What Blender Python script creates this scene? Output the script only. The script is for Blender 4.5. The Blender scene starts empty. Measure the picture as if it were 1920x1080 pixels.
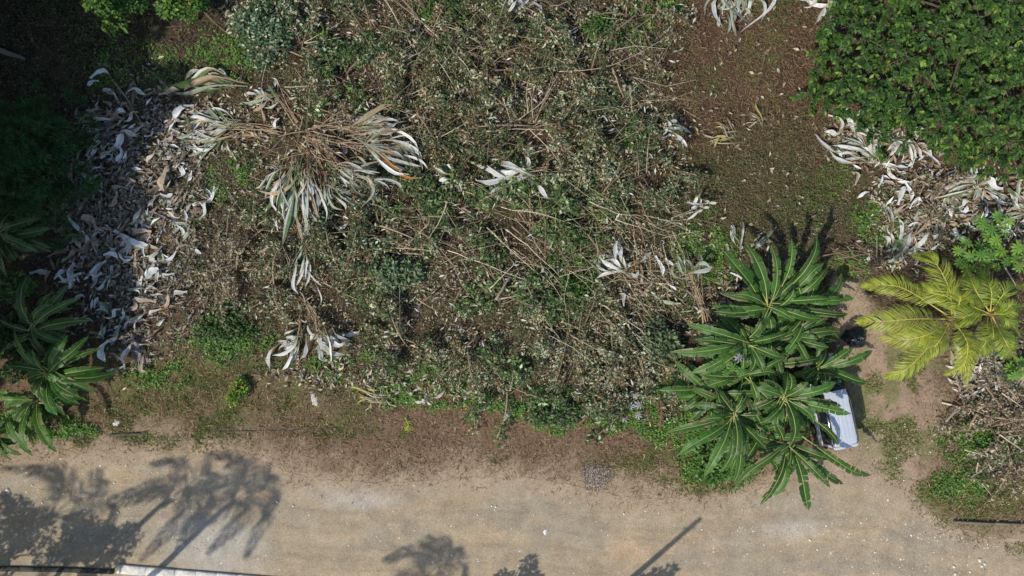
import bpy, math, random
import numpy as np
from mathutils import Vector, Matrix

# ------------------------------------------------------------------ camera, sky, sun, exposure
scn = bpy.context.scene
COL = scn.collection
CAM_H = 36.0            # drone altitude (m)
PXM = 38.4              # photo pixels per metre on the ground
cam_d = bpy.data.cameras.new('camera')
cam_d.sensor_width = 36.0
cam_d.lens = 36.0 * CAM_H / 50.0
cam_d.clip_end = 3000.0
cam = bpy.data.objects.new('camera', cam_d)
COL.objects.link(cam)
cam.location = (0, 0, CAM_H)
cam.rotation_euler = (0, 0, 0)
scn.camera = cam

SUN_EL = math.radians(49)
SHD = np.array([0.755, 0.656])          # direction in which shadows fall on the ground
w = bpy.data.worlds.new('World'); scn.world = w; w.use_nodes = True
nt = w.node_tree
bg = nt.nodes['Background']
sky = nt.nodes.new('ShaderNodeTexSky'); sky.sky_type = 'NISHITA'; sky.sun_disc = False
sky.sun_elevation = SUN_EL
sky.sun_rotation = math.atan2(-SHD[0], -SHD[1])
nt.links.new(sky.outputs[0], bg.inputs[0]); bg.inputs[1].default_value = 0.145
sl = bpy.data.lights.new('sun', 'SUN'); sl.energy = 3.9; sl.angle = math.radians(0.9); sl.color = (1.0, 0.94, 0.84)
so = bpy.data.objects.new('sun', sl); COL.objects.link(so)
sdir = Vector((SHD[0] * math.cos(SUN_EL), SHD[1] * math.cos(SUN_EL), -math.sin(SUN_EL)))
so.rotation_euler = sdir.to_track_quat('-Z', 'Y').to_euler()
so.location = (-30, -26, 60)
scn.view_settings.view_transform = 'Standard'
scn.view_settings.look = 'None'
scn.view_settings.exposure = 0.08
scn.view_settings.gamma = 1.0

rng = np.random.default_rng(11)
R = math.radians

# ------------------------------------------------------------------ helpers
def P(px, py, z=0.0):
    """photo pixel of a point at height z -> world x, y"""
    k = (CAM_H - z) / CAM_H / PXM
    return np.array([(px - 960.0) * k, (540.0 - py) * k])
def P3(px, py, z=0.0):
    a = P(px, py, z); return np.array([a[0], a[1], z])
def topx(x, y):
    return 960 + x * PXM, 540 - y * PXM

def _hash(ix, iy, s):
    n = (ix * 374761393 + iy * 668265263 + s * 974634777) & 0x7fffffff
    n = ((n ^ (n >> 13)) * 1274126177) & 0x7fffffff
    return ((n ^ (n >> 16)) & 0xffff) / 65535.0
def vnoise(x, y, s=0):
    x = np.asarray(x, float); y = np.asarray(y, float)
    ix = np.floor(x).astype(np.int64); iy = np.floor(y).astype(np.int64)
    fx = x - ix; fy = y - iy
    fx = fx * fx * (3 - 2 * fx); fy = fy * fy * (3 - 2 * fy)
    a = _hash(ix, iy, s); b = _hash(ix + 1, iy, s); c = _hash(ix, iy + 1, s); d = _hash(ix + 1, iy + 1, s)
    return (a * (1 - fx) + b * fx) * (1 - fy) + (c * (1 - fx) + d * fx) * fy
def fbm(x, y, s=0, o=4):
    t = 0; a = .5; f = 1.0; n = 0
    for k in range(o):
        t = t + a * vnoise(x * f, y * f, s + k * 17); n += a; a *= .5; f *= 2.03
    return t / n
def sstep(a, b, x):
    t = np.clip((x - a) / (b - a), 0, 1); return t * t * (3 - 2 * t)
def inpoly(px, py, poly):
    px = np.asarray(px, float); py = np.asarray(py, float)
    c = np.zeros(px.shape, bool); n = len(poly)
    for i in range(n):
        x1, y1 = poly[i]; x2, y2 = poly[(i + 1) % n]
        if y1 == y2: continue
        m = ((y1 > py) != (y2 > py)) & (px < (x2 - x1) * (py - y1) / (y2 - y1) + x1)
        c ^= m
    return c
def blob(px, py, cx, cy, rx, ry, soft=.6):
    d = np.sqrt(((px - cx) / rx) ** 2 + ((py - cy) / ry) ** 2)
    return 1 - sstep(1 - soft, 1 + soft * .5, d)
def unit(v):
    v = np.asarray(v, float); return v / (np.linalg.norm(v, axis=-1, keepdims=True) + 1e-9)

def tag(o, label=None, cat=None, group=None, kind=None):
    if label: o['label'] = label
    if cat: o['category'] = cat
    if group: o['group'] = group
    if kind: o['kind'] = kind
    return o
def empty(name, loc, label, cat, group=None):
    o = bpy.data.objects.new(name, None); COL.objects.link(o); o.location = Vector(loc)
    o.empty_display_size = .3
    return tag(o, label, cat, group)
def link(name, me, mat=None, parent=None):
    o = bpy.data.objects.new(name, me); COL.objects.link(o)
    if mat is not None and len(me.materials) == 0: me.materials.append(mat)
    if parent is not None:
        o.parent = parent
        # parts are modelled in world coordinates: keep them there
        m = Matrix.Identity(4); p = parent; off = Vector((0, 0, 0))
        while p is not None: off += p.location; p = p.parent
        o.location = -off
    return o
def mesh_np(name, V, F, C=None, UV=None, smooth=False):
    """V (n,3), F list of (m,k) int arrays"""
    me = bpy.data.meshes.new(name)
    V = np.asarray(V, np.float32)
    if isinstance(F, np.ndarray): F = [F]
    F = [np.asarray(f, np.int32) for f in F if len(f)]
    nl = sum(f.size for f in F); nf = sum(len(f) for f in F)
    me.vertices.add(len(V)); me.vertices.foreach_set('co', V.ravel())
    me.loops.add(nl); me.polygons.add(nf)
    me.loops.foreach_set('vertex_index', np.concatenate([f.ravel() for f in F]))
    tot = np.concatenate([np.full(len(f), f.shape[1], np.int32) for f in F])
    st = np.concatenate([[0], np.cumsum(tot)[:-1]]).astype(np.int32)
    me.polygons.foreach_set('loop_start', st)
    if smooth: me.polygons.foreach_set('use_smooth', np.ones(nf, bool))
    if C is not None:
        a = me.color_attributes.new('Col', 'FLOAT_COLOR', 'POINT')
        c4 = np.ones((len(V), 4), np.float32); c4[:, :3] = C
        a.data.foreach_set('color', c4.ravel())
    if UV is not None:
        u = me.uv_layers.new(name='UVMap')
        idx = np.concatenate([f.ravel() for f in F])
        u.data.foreach_set('uv', np.asarray(UV, np.float32)[idx].ravel())
    me.update(calc_edges=True)
    me.validate()
    return me

class MB:
    def __init__(s): s.v = []; s.f3 = []; s.f4 = []; s.c = []; s.n = 0
    def add(s, V, F, c):
        V = np.asarray(V, float); F = np.asarray(F, int) + s.n
        (s.f3 if F.shape[1] == 3 else s.f4).append(F)
        s.v.append(V); cc = np.empty((len(V), 3)); cc[:] = c; s.c.append(cc); s.n += len(V)
    def tube(s, pts, rad, c=(.2, .2, .2), k=5, cap=True):
        pts = np.asarray(pts, float); n = len(pts)
        rad = np.broadcast_to(np.asarray(rad, float), (n,))
        T = unit(np.gradient(pts, axis=0))
        up = np.array([0, 0, 1.0]) if abs(T[0, 2]) < .9 else np.array([1.0, 0, 0])
        A = unit(np.cross(T, up)); B = np.cross(T, A)
        an = np.linspace(0, 2 * np.pi, k, endpoint=False)
        ring = pts[:, None] + rad[:, None, None] * (np.cos(an)[None, :, None] * A[:, None] + np.sin(an)[None, :, None] * B[:, None])
        V = ring.reshape(-1, 3)
        i = np.arange(n - 1)[:, None] * k; j = np.arange(k)[None]
        F = np.stack([i + j, i + (j + 1) % k, i + k + (j + 1) % k, i + k + j], -1).reshape(-1, 4)
        cc = np.asarray(c, float)
        if cc.ndim == 2: cc = np.repeat(cc, k, axis=0)
        base = s.n
        s.add(V, F, cc)
        if cap:
            ce = cc[-1] if cc.ndim == 2 else cc
            for e, q in ((0, pts[0]), (n - 1, pts[-1])):
                m = s.n; ring_i = base + e * k + np.arange(k)
                s.v.append(q[None]); s.c.append(np.array([ce], float).reshape(1, 3)); s.n += 1
                f = np.stack([ring_i, np.roll(ring_i, -1), np.full(k, m)], -1)
                s.f3.append(f if e else f[:, ::-1])
    def box(s, lo, hi, c=(.5, .5, .5)):
        x0, y0, z0 = lo; x1, y1, z1 = hi
        V = [(x0, y0, z0), (x1, y0, z0), (x1, y1, z0), (x0, y1, z0), (x0, y0, z1), (x1, y0, z1), (x1, y1, z1), (x0, y1, z1)]
        F = [(0, 3, 2, 1), (4, 5, 6, 7), (0, 1, 5, 4), (1, 2, 6, 5), (2, 3, 7, 6), (3, 0, 4, 7)]
        s.add(V, F, c)
    def mesh(s, name, smooth=False):
        F = []
        if s.f3: F.append(np.concatenate(s.f3))
        if s.f4: F.append(np.concatenate(s.f4))
        return mesh_np(name, np.concatenate(s.v), F, np.concatenate(s.c), smooth=smooth)
    def build(s, name, mat, parent=None, smooth=False):
        return link(name, s.mesh(name, smooth), mat, parent)

def spline(pts, n):
    """Catmull-Rom through points"""
    pts = np.asarray(pts, float)
    if len(pts) == 2:
        t = np.linspace(0, 1, n)[:, None]; return pts[0] * (1 - t) + pts[1] * t
    p = np.vstack([2 * pts[0] - pts[1], pts, 2 * pts[-1] - pts[-2]])
    m = len(pts) - 1; u = np.linspace(0, m, n); i = np.minimum(u.astype(int), m - 1); t = (u - i)[:, None]
    a, b, c, d = p[i], p[i + 1], p[i + 2], p[i + 3]
    return .5 * (2 * b + (c - a) * t + (2 * a - 5 * b + 4 * c - d) * t ** 2 + (3 * b - a - 3 * c + d) * t ** 3)

# ------------------------------------------------------------------ materials
def mat_attr(name, rough=.6, trans=.0, noise=.25, nscale=6.0, spec=.3, bump=0.0, bscale=60.0, tmul=1.5):
    m = bpy.data.materials.new(name); m.use_nodes = True
    t = m.node_tree; b = t.nodes['Principled BSDF']; out = t.nodes['Material Output']
    at = t.nodes.new('ShaderNodeAttribute'); at.attribute_name = 'Col'
    tc = t.nodes.new('ShaderNodeTexCoord')
    nz = t.nodes.new('ShaderNodeTexNoise'); nz.inputs['Scale'].default_value = nscale; nz.inputs['Detail'].default_value = 5
    t.links.new(tc.outputs['Object'], nz.inputs['Vector'])
    mr = t.nodes.new('ShaderNodeMapRange')
    mr.inputs['From Min'].default_value = .25; mr.inputs['From Max'].default_value = .75
    mr.inputs['To Min'].default_value = 1 - noise; mr.inputs['To Max'].default_value = 1 + noise
    t.links.new(nz.outputs['Fac'], mr.inputs['Value'])
    mx = t.nodes.new('ShaderNodeVectorMath'); mx.operation = 'SCALE'
    t.links.new(at.outputs['Color'], mx.inputs[0]); t.links.new(mr.outputs[0], mx.inputs['Scale'])
    t.links.new(mx.outputs[0], b.inputs['Base Color'])
    b.inputs['Roughness'].default_value = rough; b.inputs['Specular IOR Level'].default_value = spec
    if bump:
        n2 = t.nodes.new('ShaderNodeTexNoise'); n2.inputs['Scale'].default_value = bscale; n2.inputs['Detail'].default_value = 6
        t.links.new(tc.outputs['Object'], n2.inputs['Vector'])
        bp = t.nodes.new('ShaderNodeBump'); bp.inputs['Strength'].default_value = bump; bp.inputs['Distance'].default_value = .05
        t.links.new(n2.outputs['Fac'], bp.inputs['Height']); t.links.new(bp.outputs[0], b.inputs['Normal'])
    if trans:
        tr = t.nodes.new('ShaderNodeBsdfTranslucent')
        s2 = t.nodes.new('ShaderNodeVectorMath'); s2.operation = 'MULTIPLY'
        s2.inputs[1].default_value = (tmul * 1.05, tmul * 1.1, tmul * .6)
        t.links.new(mx.outputs[0], s2.inputs[0]); t.links.new(s2.outputs[0], tr.inputs['Color'])
        ms = t.nodes.new('ShaderNodeMixShader'); ms.inputs[0].default_value = trans
        t.links.new(b.outputs[0], ms.inputs[1]); t.links.new(tr.outputs[0], ms.inputs[2])
        t.links.new(ms.outputs[0], out.inputs['Surface'])
    return m
M = {}
M['leaf'] = mat_attr('leaf', .5, .25, .25, 3.0)
M['blade'] = mat_attr('banana_blade', .45, .28, .18, 2.5, spec=.3)
M['midrib'] = mat_attr('midrib', .5, 0, .12, 5.0)
M['frond'] = mat_attr('frond', .42, .3, .2, 3.0, spec=.4)
M['dead'] = mat_attr('dead_leaf', .75, .12, .22, 8.0, spec=.15, bump=.25, bscale=25, tmul=1.0)
M['litter'] = mat_attr('litter', .85, 0, .3, 4.0, spec=.1)
M['bark'] = mat_attr('bark', .85, 0, .35, 14.0, spec=.15, bump=.4, bscale=40)
M['stone'] = mat_attr('stone', .85, 0, .25, 20.0, spec=.2)
M['concrete'] = mat_attr('concrete', .85, 0, .3, 5.0, spec=.2, bump=.3, bscale=50)

def mat_ground(name, bump=.5, fine=.35, speck=.0, rough=.95):
    """vertex zone colours broken up by several sizes of noise, pale specks of crushed stone"""
    m = bpy.data.materials.new(name); m.use_nodes = True
    t = m.node_tree; b = t.nodes['Principled BSDF']
    at = t.nodes.new('ShaderNodeAttribute'); at.attribute_name = 'Col'
    tc = t.nodes.new('ShaderNodeTexCoord')
    cur = at.outputs['Color']
    for sc, am, det in ((1.1, .22, 6), (9.0, fine, 8), (55.0, fine, 4)):
        nz = t.nodes.new('ShaderNodeTexNoise'); nz.inputs['Scale'].default_value = sc; nz.inputs['Detail'].default_value = det
        nz.inputs['Roughness'].default_value = .65
        t.links.new(tc.outputs['Object'], nz.inputs['Vector'])
        mr = t.nodes.new('ShaderNodeMapRange'); mr.inputs['From Min'].default_value = .28; mr.inputs['From Max'].default_value = .72
        mr.inputs['To Min'].default_value = 1 - am; mr.inputs['To Max'].default_value = 1 + am
        t.links.new(nz.outputs['Fac'], mr.inputs['Value'])
        s = t.nodes.new('ShaderNodeVectorMath'); s.operation = 'SCALE'
        t.links.new(cur, s.inputs[0]); t.links.new(mr.outputs[0], s.inputs['Scale']); cur = s.outputs[0]
    if speck:
        vo = t.nodes.new('ShaderNodeTexVoronoi'); vo.inputs['Scale'].default_value = 9.0; vo.inputs['Randomness'].default_value = 1
        t.links.new(tc.outputs['Object'], vo.inputs['Vector'])
        cr = t.nodes.new('ShaderNodeMapRange'); cr.inputs['From Min'].default_value = .10; cr.inputs['From Max'].default_value = .2
        cr.inputs['To Min'].default_value = speck; cr.inputs['To Max'].default_value = 0
        t.links.new(vo.outputs['Distance'], cr.inputs['Value'])
        sep = t.nodes.new('ShaderNodeSeparateColor'); t.links.new(vo.outputs['Color'], sep.inputs[0])
        gt = t.nodes.new('ShaderNodeMath'); gt.operation = 'GREATER_THAN'; gt.inputs[1].default_value = .6
        t.links.new(sep.outputs[0], gt.inputs[0])
        mu = t.nodes.new('ShaderNodeMath'); mu.operation = 'MULTIPLY'
        t.links.new(cr.outputs[0], mu.inputs[0]); t.links.new(gt.outputs[0], mu.inputs[1])
        mx = t.nodes.new('ShaderNodeMix'); mx.data_type = 'RGBA'
        t.links.new(mu.outputs[0], mx.inputs[0]); t.links.new(cur, mx.inputs[6]); mx.inputs[7].default_value = (.62, .57, .5, 1)
        cur = mx.outputs[2]
    t.links.new(cur, b.inputs['Base Color'])
    b.inputs['Roughness'].default_value = rough; b.inputs['Specular IOR Level'].default_value = .12
    n2 = t.nodes.new('ShaderNodeTexNoise'); n2.inputs['Scale'].default_value = 22; n2.inputs['Detail'].default_value = 8
    t.links.new(tc.outputs['Object'], n2.inputs['Vector'])
    bp = t.nodes.new('ShaderNodeBump'); bp.inputs['Strength'].default_value = bump; bp.inputs['Distance'].default_value = .06
    t.links.new(n2.outputs['Fac'], bp.inputs['Height']); t.links.new(bp.outputs[0], b.inputs['Normal'])
    return m
M['ground'] = mat_ground('soil', .7, .32)
M['road'] = mat_ground('gravel_road', .5, .2, .35)
def mat_flat(name, c, rough=.4, metal=0, spec=.5, coat=0):
    m = bpy.data.materials.new(name); m.use_nodes = True
    t = m.node_tree; b = t.nodes['Principled BSDF']
    tc = t.nodes.new('ShaderNodeTexCoord'); nz = t.nodes.new('ShaderNodeTexNoise'); nz.inputs['Scale'].default_value = 5; nz.inputs['Detail'].default_value = 6
    t.links.new(tc.outputs['Object'], nz.inputs['Vector'])
    r = t.nodes.new('ShaderNodeMapRange'); r.inputs['To Min'].default_value = .86; r.inputs['To Max'].default_value = 1.1
    t.links.new(nz.outputs['Fac'], r.inputs['Value'])
    s = t.nodes.new('ShaderNodeVectorMath'); s.operation = 'SCALE'; s.inputs[0].default_value = c
    t.links.new(r.outputs[0], s.inputs['Scale']); t.links.new(s.outputs[0], b.inputs['Base Color'])
    b.inputs['Roughness'].default_value = rough; b.inputs['Metallic'].default_value = metal
    b.inputs['Specular IOR Level'].default_value = spec; b.inputs['Coat Weight'].default_value = coat
    return m
M['paint'] = mat_flat('silver_paint', (.53, .57, .63), .32, .15, .5, .4)
M['glass'] = mat_flat('dark_glass', (.012, .016, .022), .08, 0, .5)
M['black'] = mat_flat('black_plastic', (.015, .016, .02), .5)
M['rubber'] = mat_flat('rubber', (.02, .02, .02), .85)
M['metal'] = mat_flat('wheel_metal', (.5, .5, .52), .35, .9)
M['lamp'] = mat_flat('lamp_glass', (.65, .66, .68), .1)
M['red'] = mat_flat('tail_lamp', (.3, .02, .02), .2)
M['sticker'] = mat_flat('sticker', (.08, .42, .22), .5)
M['bag'] = mat_flat('black_bag_film', (.012, .013, .02), .28, 0, .6)

# ------------------------------------------------------------------ zones of the place (photo pixels of the ground)
BRUSH = [(430, -120), (1290, -120), (1290, 60), (1245, 160), (1275, 230), (1300, 330), (1330, 420), (1350, 560), (1310, 640), (1290, 740),
         (1210, 785), (1050, 790), (900, 750), (800, 740), (700, 700), (640, 640), (560, 600), (480, 600), (390, 560), (370, 480),
         (400, 380), (480, 330), (520, 250), (560, 190), (520, 140), (440, 60)]
ROADTOP = [(-700, 880), (-200, 880), (0, 868), (120, 850), (300, 842), (450, 850), (540, 885), (620, 905), (760, 905), (900, 893), (1040, 900),
           (1120, 925), (1260, 935), (1360, 925), (1450, 905), (1560, 885), (1650, 890), (1720, 935), (1780, 985), (1850, 1005), (1960, 1015), (2200, 1030), (2700, 1040)]
def roadtop(px):
    a = np.array(ROADTOP, float); return np.interp(px, a[:, 0], a[:, 1])
# dirt drive: centre line px, half width px
DRIVE = [(1590, 910, 120), (1640, 850, 85), (1655, 780, 72), (1660, 720, 70), (1640, 650, 62), (1610, 590, 48), (1590, 530, 36), (1580, 490, 18)]
def zone_drive(px, py):
    d = np.array(DRIVE, float)[::-1]
    cx = np.interp(py, d[:, 1], d[:, 0]); hw = np.interp(py, d[:, 1], d[:, 2])
    m = 1 - sstep(.75, 1.25, np.abs(px - cx) / hw)
    return m * sstep(485, 520, py) * (1 - sstep(915, 960, py))
def wob(px, py, amp, sc, s):
    return (fbm(px / sc, py / sc, s, 4) - .5) * 2 * amp
def hgt(x, y):
    px, py = topx(x, y)
    wpx = px + wob(px, py, 60, 90, 3); wpy = py + wob(px, py, 60, 90, 5)
    d = roadtop(px) - py
    inl = sstep(60, 190, d) * (1 - zone_drive(px, py)) * (1 - blob(px, py, 1660, 740, 130, 260, .4))
    h = inl * (.05 + .38 * (fbm(x * .55, y * .55, 21, 3) - .3) + .2 * (fbm(x * 1.7, y * 1.7, 31, 3) - .5))
    h = h + inl * .5 * blob(wpx, wpy, 880, 330, 420, 330, .6) * fbm(x * .35, y * .35, 77, 2)
    h = h + .35 * blob(px, py, 1870, 800, 110, 110, .7) + .02 * (fbm(x * 2, y * 2, 41, 3) - .5) * sstep(-40, 40, d)
    return np.maximum(h, -.02)

def mixc(a, b, m):
    return a * (1 - m[..., None]) + np.asarray(b) * m[..., None]
def ground_colour(x, y):
    px, py = topx(x, y)
    wx = px + wob(px, py, 35, 60, 103); wy = py + wob(px, py, 35, 60, 105)
    n1 = fbm(x * .8, y * .8, 51, 5); n2 = fbm(x * 2.5, y * 2.5, 61, 4)
    c = np.zeros(px.shape + (3,)) + np.array([.045, .036, .025])
    c = mixc(c, (.085, .074, .042), sstep(.45, .65, n2))
    # red-brown bare patch on the right of the brush
    m = blob(wx, wy, 1410, 150, 170, 260, .5); c = mixc(c, (.085, .048, .031), m)
    m = blob(wx, wy, 1400, 370, 220, 130, .5); c = mixc(c, (.07, .062, .03), m * .8)
    # silver heap soils
    m = blob(wx, wy, 260, 420, 200, 330, .5); c = mixc(c, (.075, .062, .05), m)
    # pale chaff of dried leaves, lower brush
    m = blob(wx, wy, 860, 690, 330, 70, .7) * sstep(.4, .6, n2); c = mixc(c, (.26, .21, .14), m * .8)
    # verge: dry, brown
    d = roadtop(px) + wob(px, py, 26, 40, 9) - py
    ver = (1 - sstep(120, 210, d + wob(px, py, 60, 120, 15)))
    c = mixc(c, (.165, .113, .07), ver)
    m = blob(wx, wy, 380, 720, 330, 110, .5); c = mixc(c, (.135, .105, .055), m)
    c = mixc(c, (.11, .12, .045), m * sstep(.5, .62, n1) * .8)
    c = mixc(c, (.075, .09, .03), blob(wx, wy, 1250, 850, 150, 45, .6) * sstep(.42, .6, n1) * .7)
    # dirt of the drive and road margin
    dirt = np.array([.33, .25, .172])
    c = mixc(c, dirt, np.clip(zone_drive(wx, wy) + .0, 0, 1))
    m = blob(wx, wy, 1680, 760, 120, 190, .5) * .85; c = mixc(c, (.31, .22, .155), m)
    c = mixc(c, (.13, .15, .05), m * sstep(.5, .62, fbm(x * 1.4, y * 1.4, 151, 4)) * .8)
    c = mixc(c, dirt, 1 - sstep(-6, 75, d + wob(px, py, 30, 25, 81)))
    # grass corner by the right kerb
    m = blob(wx, wy, 1830, 930, 110, 70, .5); c = mixc(c, (.13, .125, .05), m)
    c = mixc(c, (.2, .165, .12), blob(wx, wy, 1880, 860, 90, 60, .6) * .7)
    c = mixc(c, (.24, .20, .155), blob(wx, wy, 1860, 690, 80, 60, .6))
    return c

# ------------------------------------------------------------------ ground, road, drive
def axis(lo, hi, st, far):
    a = np.arange(lo, hi + 1e-6, st)
    e = np.array([3., 9, 25, 70, 200, 420])
    return np.concatenate([lo - e[::-1], a, hi + e])
def grid(xs, ys, z, colf):
    X, Y = np.meshgrid(xs, ys); Z = z(X, Y)
    V = np.stack([X, Y, Z], -1).reshape(-1, 3); n = len(xs)
    i = np.arange(len(ys) - 1)[:, None] * n; j = np.arange(n - 1)[None]
    F = np.stack([i + j, i + j + 1, i + n + j + 1, i + n + j], -1).reshape(-1, 4)
    return V, F, colf(X, Y).reshape(-1, 3)
V, F, C = grid(axis(-36, 36, .16, 1), axis(-24, 24, .16, 1), hgt, ground_colour)
g = link('ground', mesh_np('ground', V, F, C, smooth=True), M['ground']); tag(g, kind='structure')

def road_colour(x, y):
    px, py = topx(x, y)
    n = fbm(x * .35, y * .9, 201, 4); n2 = fbm(x * .9, y * 2.2, 211, 4)
    c = np.zeros(px.shape + (3,)) + np.array([.365, .30, .212])
    c = mixc(c, (.32, .28, .215), sstep(.42, .6, n))              # greyer gravel
    c = mixc(c, (.40, .305, .205), sstep(.55, .7, n2) * .7)         # ochre fines
    # two wheel paths, a little smoother and greyer
    for off, wd in ((92, 24), (165, 26)):
        cy = roadtop(px) * .55 + 905 * .45 + off - 25
        c = mixc(c, (.31, .265, .195), np.exp(-((py - cy) / wd) ** 2) * .55)
    for off in (70, 84, 100, 118, 150, 172, 186):      # thin tyre lines
        cy = roadtop(px) * .5 + 905 * .5 + off - 25 + wob(px, px * 0 + off, 5, 700, 73 + off); c = c * (1 - .11 * np.exp(-((py - cy) / 4.5) ** 2) * sstep(.4, .6, fbm(px / 120, px * 0 + off, 75, 2)))[..., None]
    c = mixc(c, (.42, .41, .38), blob(px + wob(px, py, 40, 60, 7), py + wob(px, py, 40, 60, 8), 640, 935, 75, 26, .7) * .7)
    c = mixc(c, (.41, .395, .36), blob(px + wob(px, py, 40, 60, 7), py + wob(px, py, 40, 60, 8), 400, 1030, 110, 60, .8) * .8)
    c = mixc(c, (.43, .40, .35), blob(px, py, 1490, 990, 60, 22, .8) * .8)
    c = mixc(c, (.46, .335, .225), blob(px, py, 1180, 1030, 45, 40, .8) * .6)
    c = c * np.array([.955, .925, .875])
    dd = py - roadtop(px)
    c = mixc(c, (.33, .25, .172), (1 - sstep(-8, 45, dd)))
    return c
xs = np.arange(-60, 60.01, .2)
pxs = 960 + xs * PXM
wobx = wob(pxs, pxs * 0, 7, 26, 19) + wob(pxs, pxs * 0 + 9, 5, 8, 29)
ytop = (540 - (roadtop(pxs) + wobx)) / PXM
tt = np.linspace(0, 1, 160)
X = np.repeat(xs[None], 160, 0); Y = ytop[None] * (1 - tt[:, None]) + (-24.0) * tt[:, None]
Z = hgt(X, Y) * 0 + .012 + .012 * np.minimum(1, tt[:, None] * 12)
n = len(xs); i = np.arange(159)[:, None] * n; j = np.arange(n - 1)[None]
F = np.stack([i + j, i + n + j, i + n + j + 1, i + j + 1], -1).reshape(-1, 4)
r = link('road', mesh_np('road', np.stack([X, Y, Z], -1).reshape(-1, 3), F, road_colour(X, Y).reshape(-1, 3), smooth=True), M['road'])
tag(r, kind='structure')

# ------------------------------------------------------------------ leaf clouds
def leaf_cloud(pos, dr, nr, L, W, col, fold=.25, droop=.15):
    """diamond leaves folded on the midrib: 4 verts, 2 tris each"""
    n = len(pos); dr = unit(dr); nr = unit(nr - (nr * dr).sum(1, keepdims=True) * dr); sd = np.cross(dr, nr)
    L = np.broadcast_to(L, (n,))[:, None]; W = np.broadcast_to(W, (n,))[:, None]
    V = np.empty((n, 4, 3))
    V[:, 0] = pos
    V[:, 1] = pos + dr * L * .45 + sd * W * .5 + nr * W * fold
    V[:, 2] = pos + dr * L - nr * L * droop
    V[:, 3] = pos + dr * L * .45 - sd * W * .5 + nr * W * fold
    b = np.arange(n)[:, None] * 4
    F = np.concatenate([b + np.array([[0, 1, 2]]), b + np.array([[0, 2, 3]])])
    return V.reshape(-1, 3), F, np.repeat(col, 4, 0)
def rand_dirs(n, up=1.0, sp=.55):
    nr = unit(rng.normal(0, sp, (n, 3)) + np.array([0, 0, up]))
    a = rng.uniform(0, 2 * np.pi, n); d = np.stack([np.cos(a), np.sin(a), np.zeros(n)], 1)
    return d, nr
def pick(pal, n, jit=.25):
    """pal: list of (weight, colour)"""
    wgt = np.array([p[0] for p in pal], float); wgt /= wgt.sum()
    c = np.array([p[1] for p in pal])[rng.choice(len(pal), n, p=wgt)]
    return np.clip(c * (1 + rng.uniform(-jit, jit, (n, 1))) * (1 + rng.uniform(-.08, .08, (n, 3))), .004, .9)
def cat(parts):
    Vs, Fs, Cs = [], [], []; o = 0
    for V, F, C in parts:
        Vs.append(V); Fs.append(F + o); Cs.append(C); o += len(V)
    return np.concatenate(Vs), np.concatenate(Fs), np.concatenate(Cs)
def sample(dens, n, x0=-80, x1=2000, y0=-80, y1=1160):
    """n ground points (px) drawn from a density function in 0..1"""
    X, Y = [], []; got = 0; tries = 0
    while got < n and tries < 60:
        a = rng.uniform(x0, x1, n * 2); b = rng.uniform(y0, y1, n * 2)
        k = rng.random(n * 2) < dens(a, b); X.append(a[k]); Y.append(b[k]); got += k.sum(); tries += 1
    return np.concatenate(X)[:n], np.concatenate(Y)[:n]
def on_ground(px, py, dz=0.0):
    x = (px - 960) / PXM; y = (540 - py) / PXM
    return np.stack([x, y, hgt(x, y) + dz], 1)

# palettes (linear base colours)
GREYG = (.13, .18, .09); PALEU = (.42, .46, .31); BEIGE = (.48, .42, .28); OCHRE = (.27, .18, .07); DKG = (.055, .09, .032); BROWN = (.17, .105, .055)
MIDG = (.075, .13, .04); BRG = (.085, .2, .03); YELG = (.22, .27, .04); STRAW = (.38, .30, .17); SILV = (.50, .51, .50); TAN = (.30, .22, .14)

# ------------------------------------------------------------------ ground cover (stuff)
def dens_thatch(px, py):
    wx = px + wob(px, py, 35, 60, 103); wy = py + wob(px, py, 35, 60, 105)
    d = roadtop(px) + wob(px, py, 26, 40, 9) - py
    v = sstep(-45, 75, d)
    drive = np.maximum(zone_drive(wx, wy), blob(wx, wy, 1680, 760, 110, 180, .5) * .7)
    k = v * (1 - drive * .93)
    k = k * (.35 + .65 * sstep(.35, .6, fbm(px / 30, py / 30, 303, 3)))
    k = np.maximum(k, blob(wx, wy, 1410, 170, 180, 260, .5))
    return np.clip(k, 0, 1)
def thatch(n, name, label):
    px, py = sample(dens_thatch, n)
    pos = on_ground(px, py, .03) + np.stack([0 * px, 0 * px, rng.uniform(0, .07, n)], 1)
    d, nr = rand_dirs(n, 1, .35); d[:, 2] = rng.normal(.05, .2, n)
    c = pick([(4, BROWN), (3, (.24, .16, .10)), (2.2, TAN), (1.3, STRAW), (2, (.08, .045, .028))], n, .35)
    # red-brown zone darker, olive in the grassy half
    wx = px; m = blob(px, py, 1410, 170, 180, 270, .5)
    m1_ = m; c = mixc(c, np.array([.13, .072, .044]), m * .45) * 1
    m = blob(px, py, 1400, 380, 230, 120, .5)[:, None]
    c = c * (1 - m * .6) + np.array([.10, .095, .04]) * m * .6
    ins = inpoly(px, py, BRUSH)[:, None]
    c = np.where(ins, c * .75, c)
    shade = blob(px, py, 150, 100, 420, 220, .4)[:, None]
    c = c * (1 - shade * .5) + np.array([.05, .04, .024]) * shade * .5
    up = (m1_ > .2) * rng.uniform(0, .14, n); pos[:, 2] += up; d[:, 2] += (m1_ > .2) * rng.normal(.1, .3, n)
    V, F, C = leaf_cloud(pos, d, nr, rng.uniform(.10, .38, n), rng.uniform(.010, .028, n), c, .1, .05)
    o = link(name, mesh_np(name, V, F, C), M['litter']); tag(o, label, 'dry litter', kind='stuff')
thatch(185000, 'dry_thatch', 'brown cut grass and dry litter spread over the cleared ground')

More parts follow.
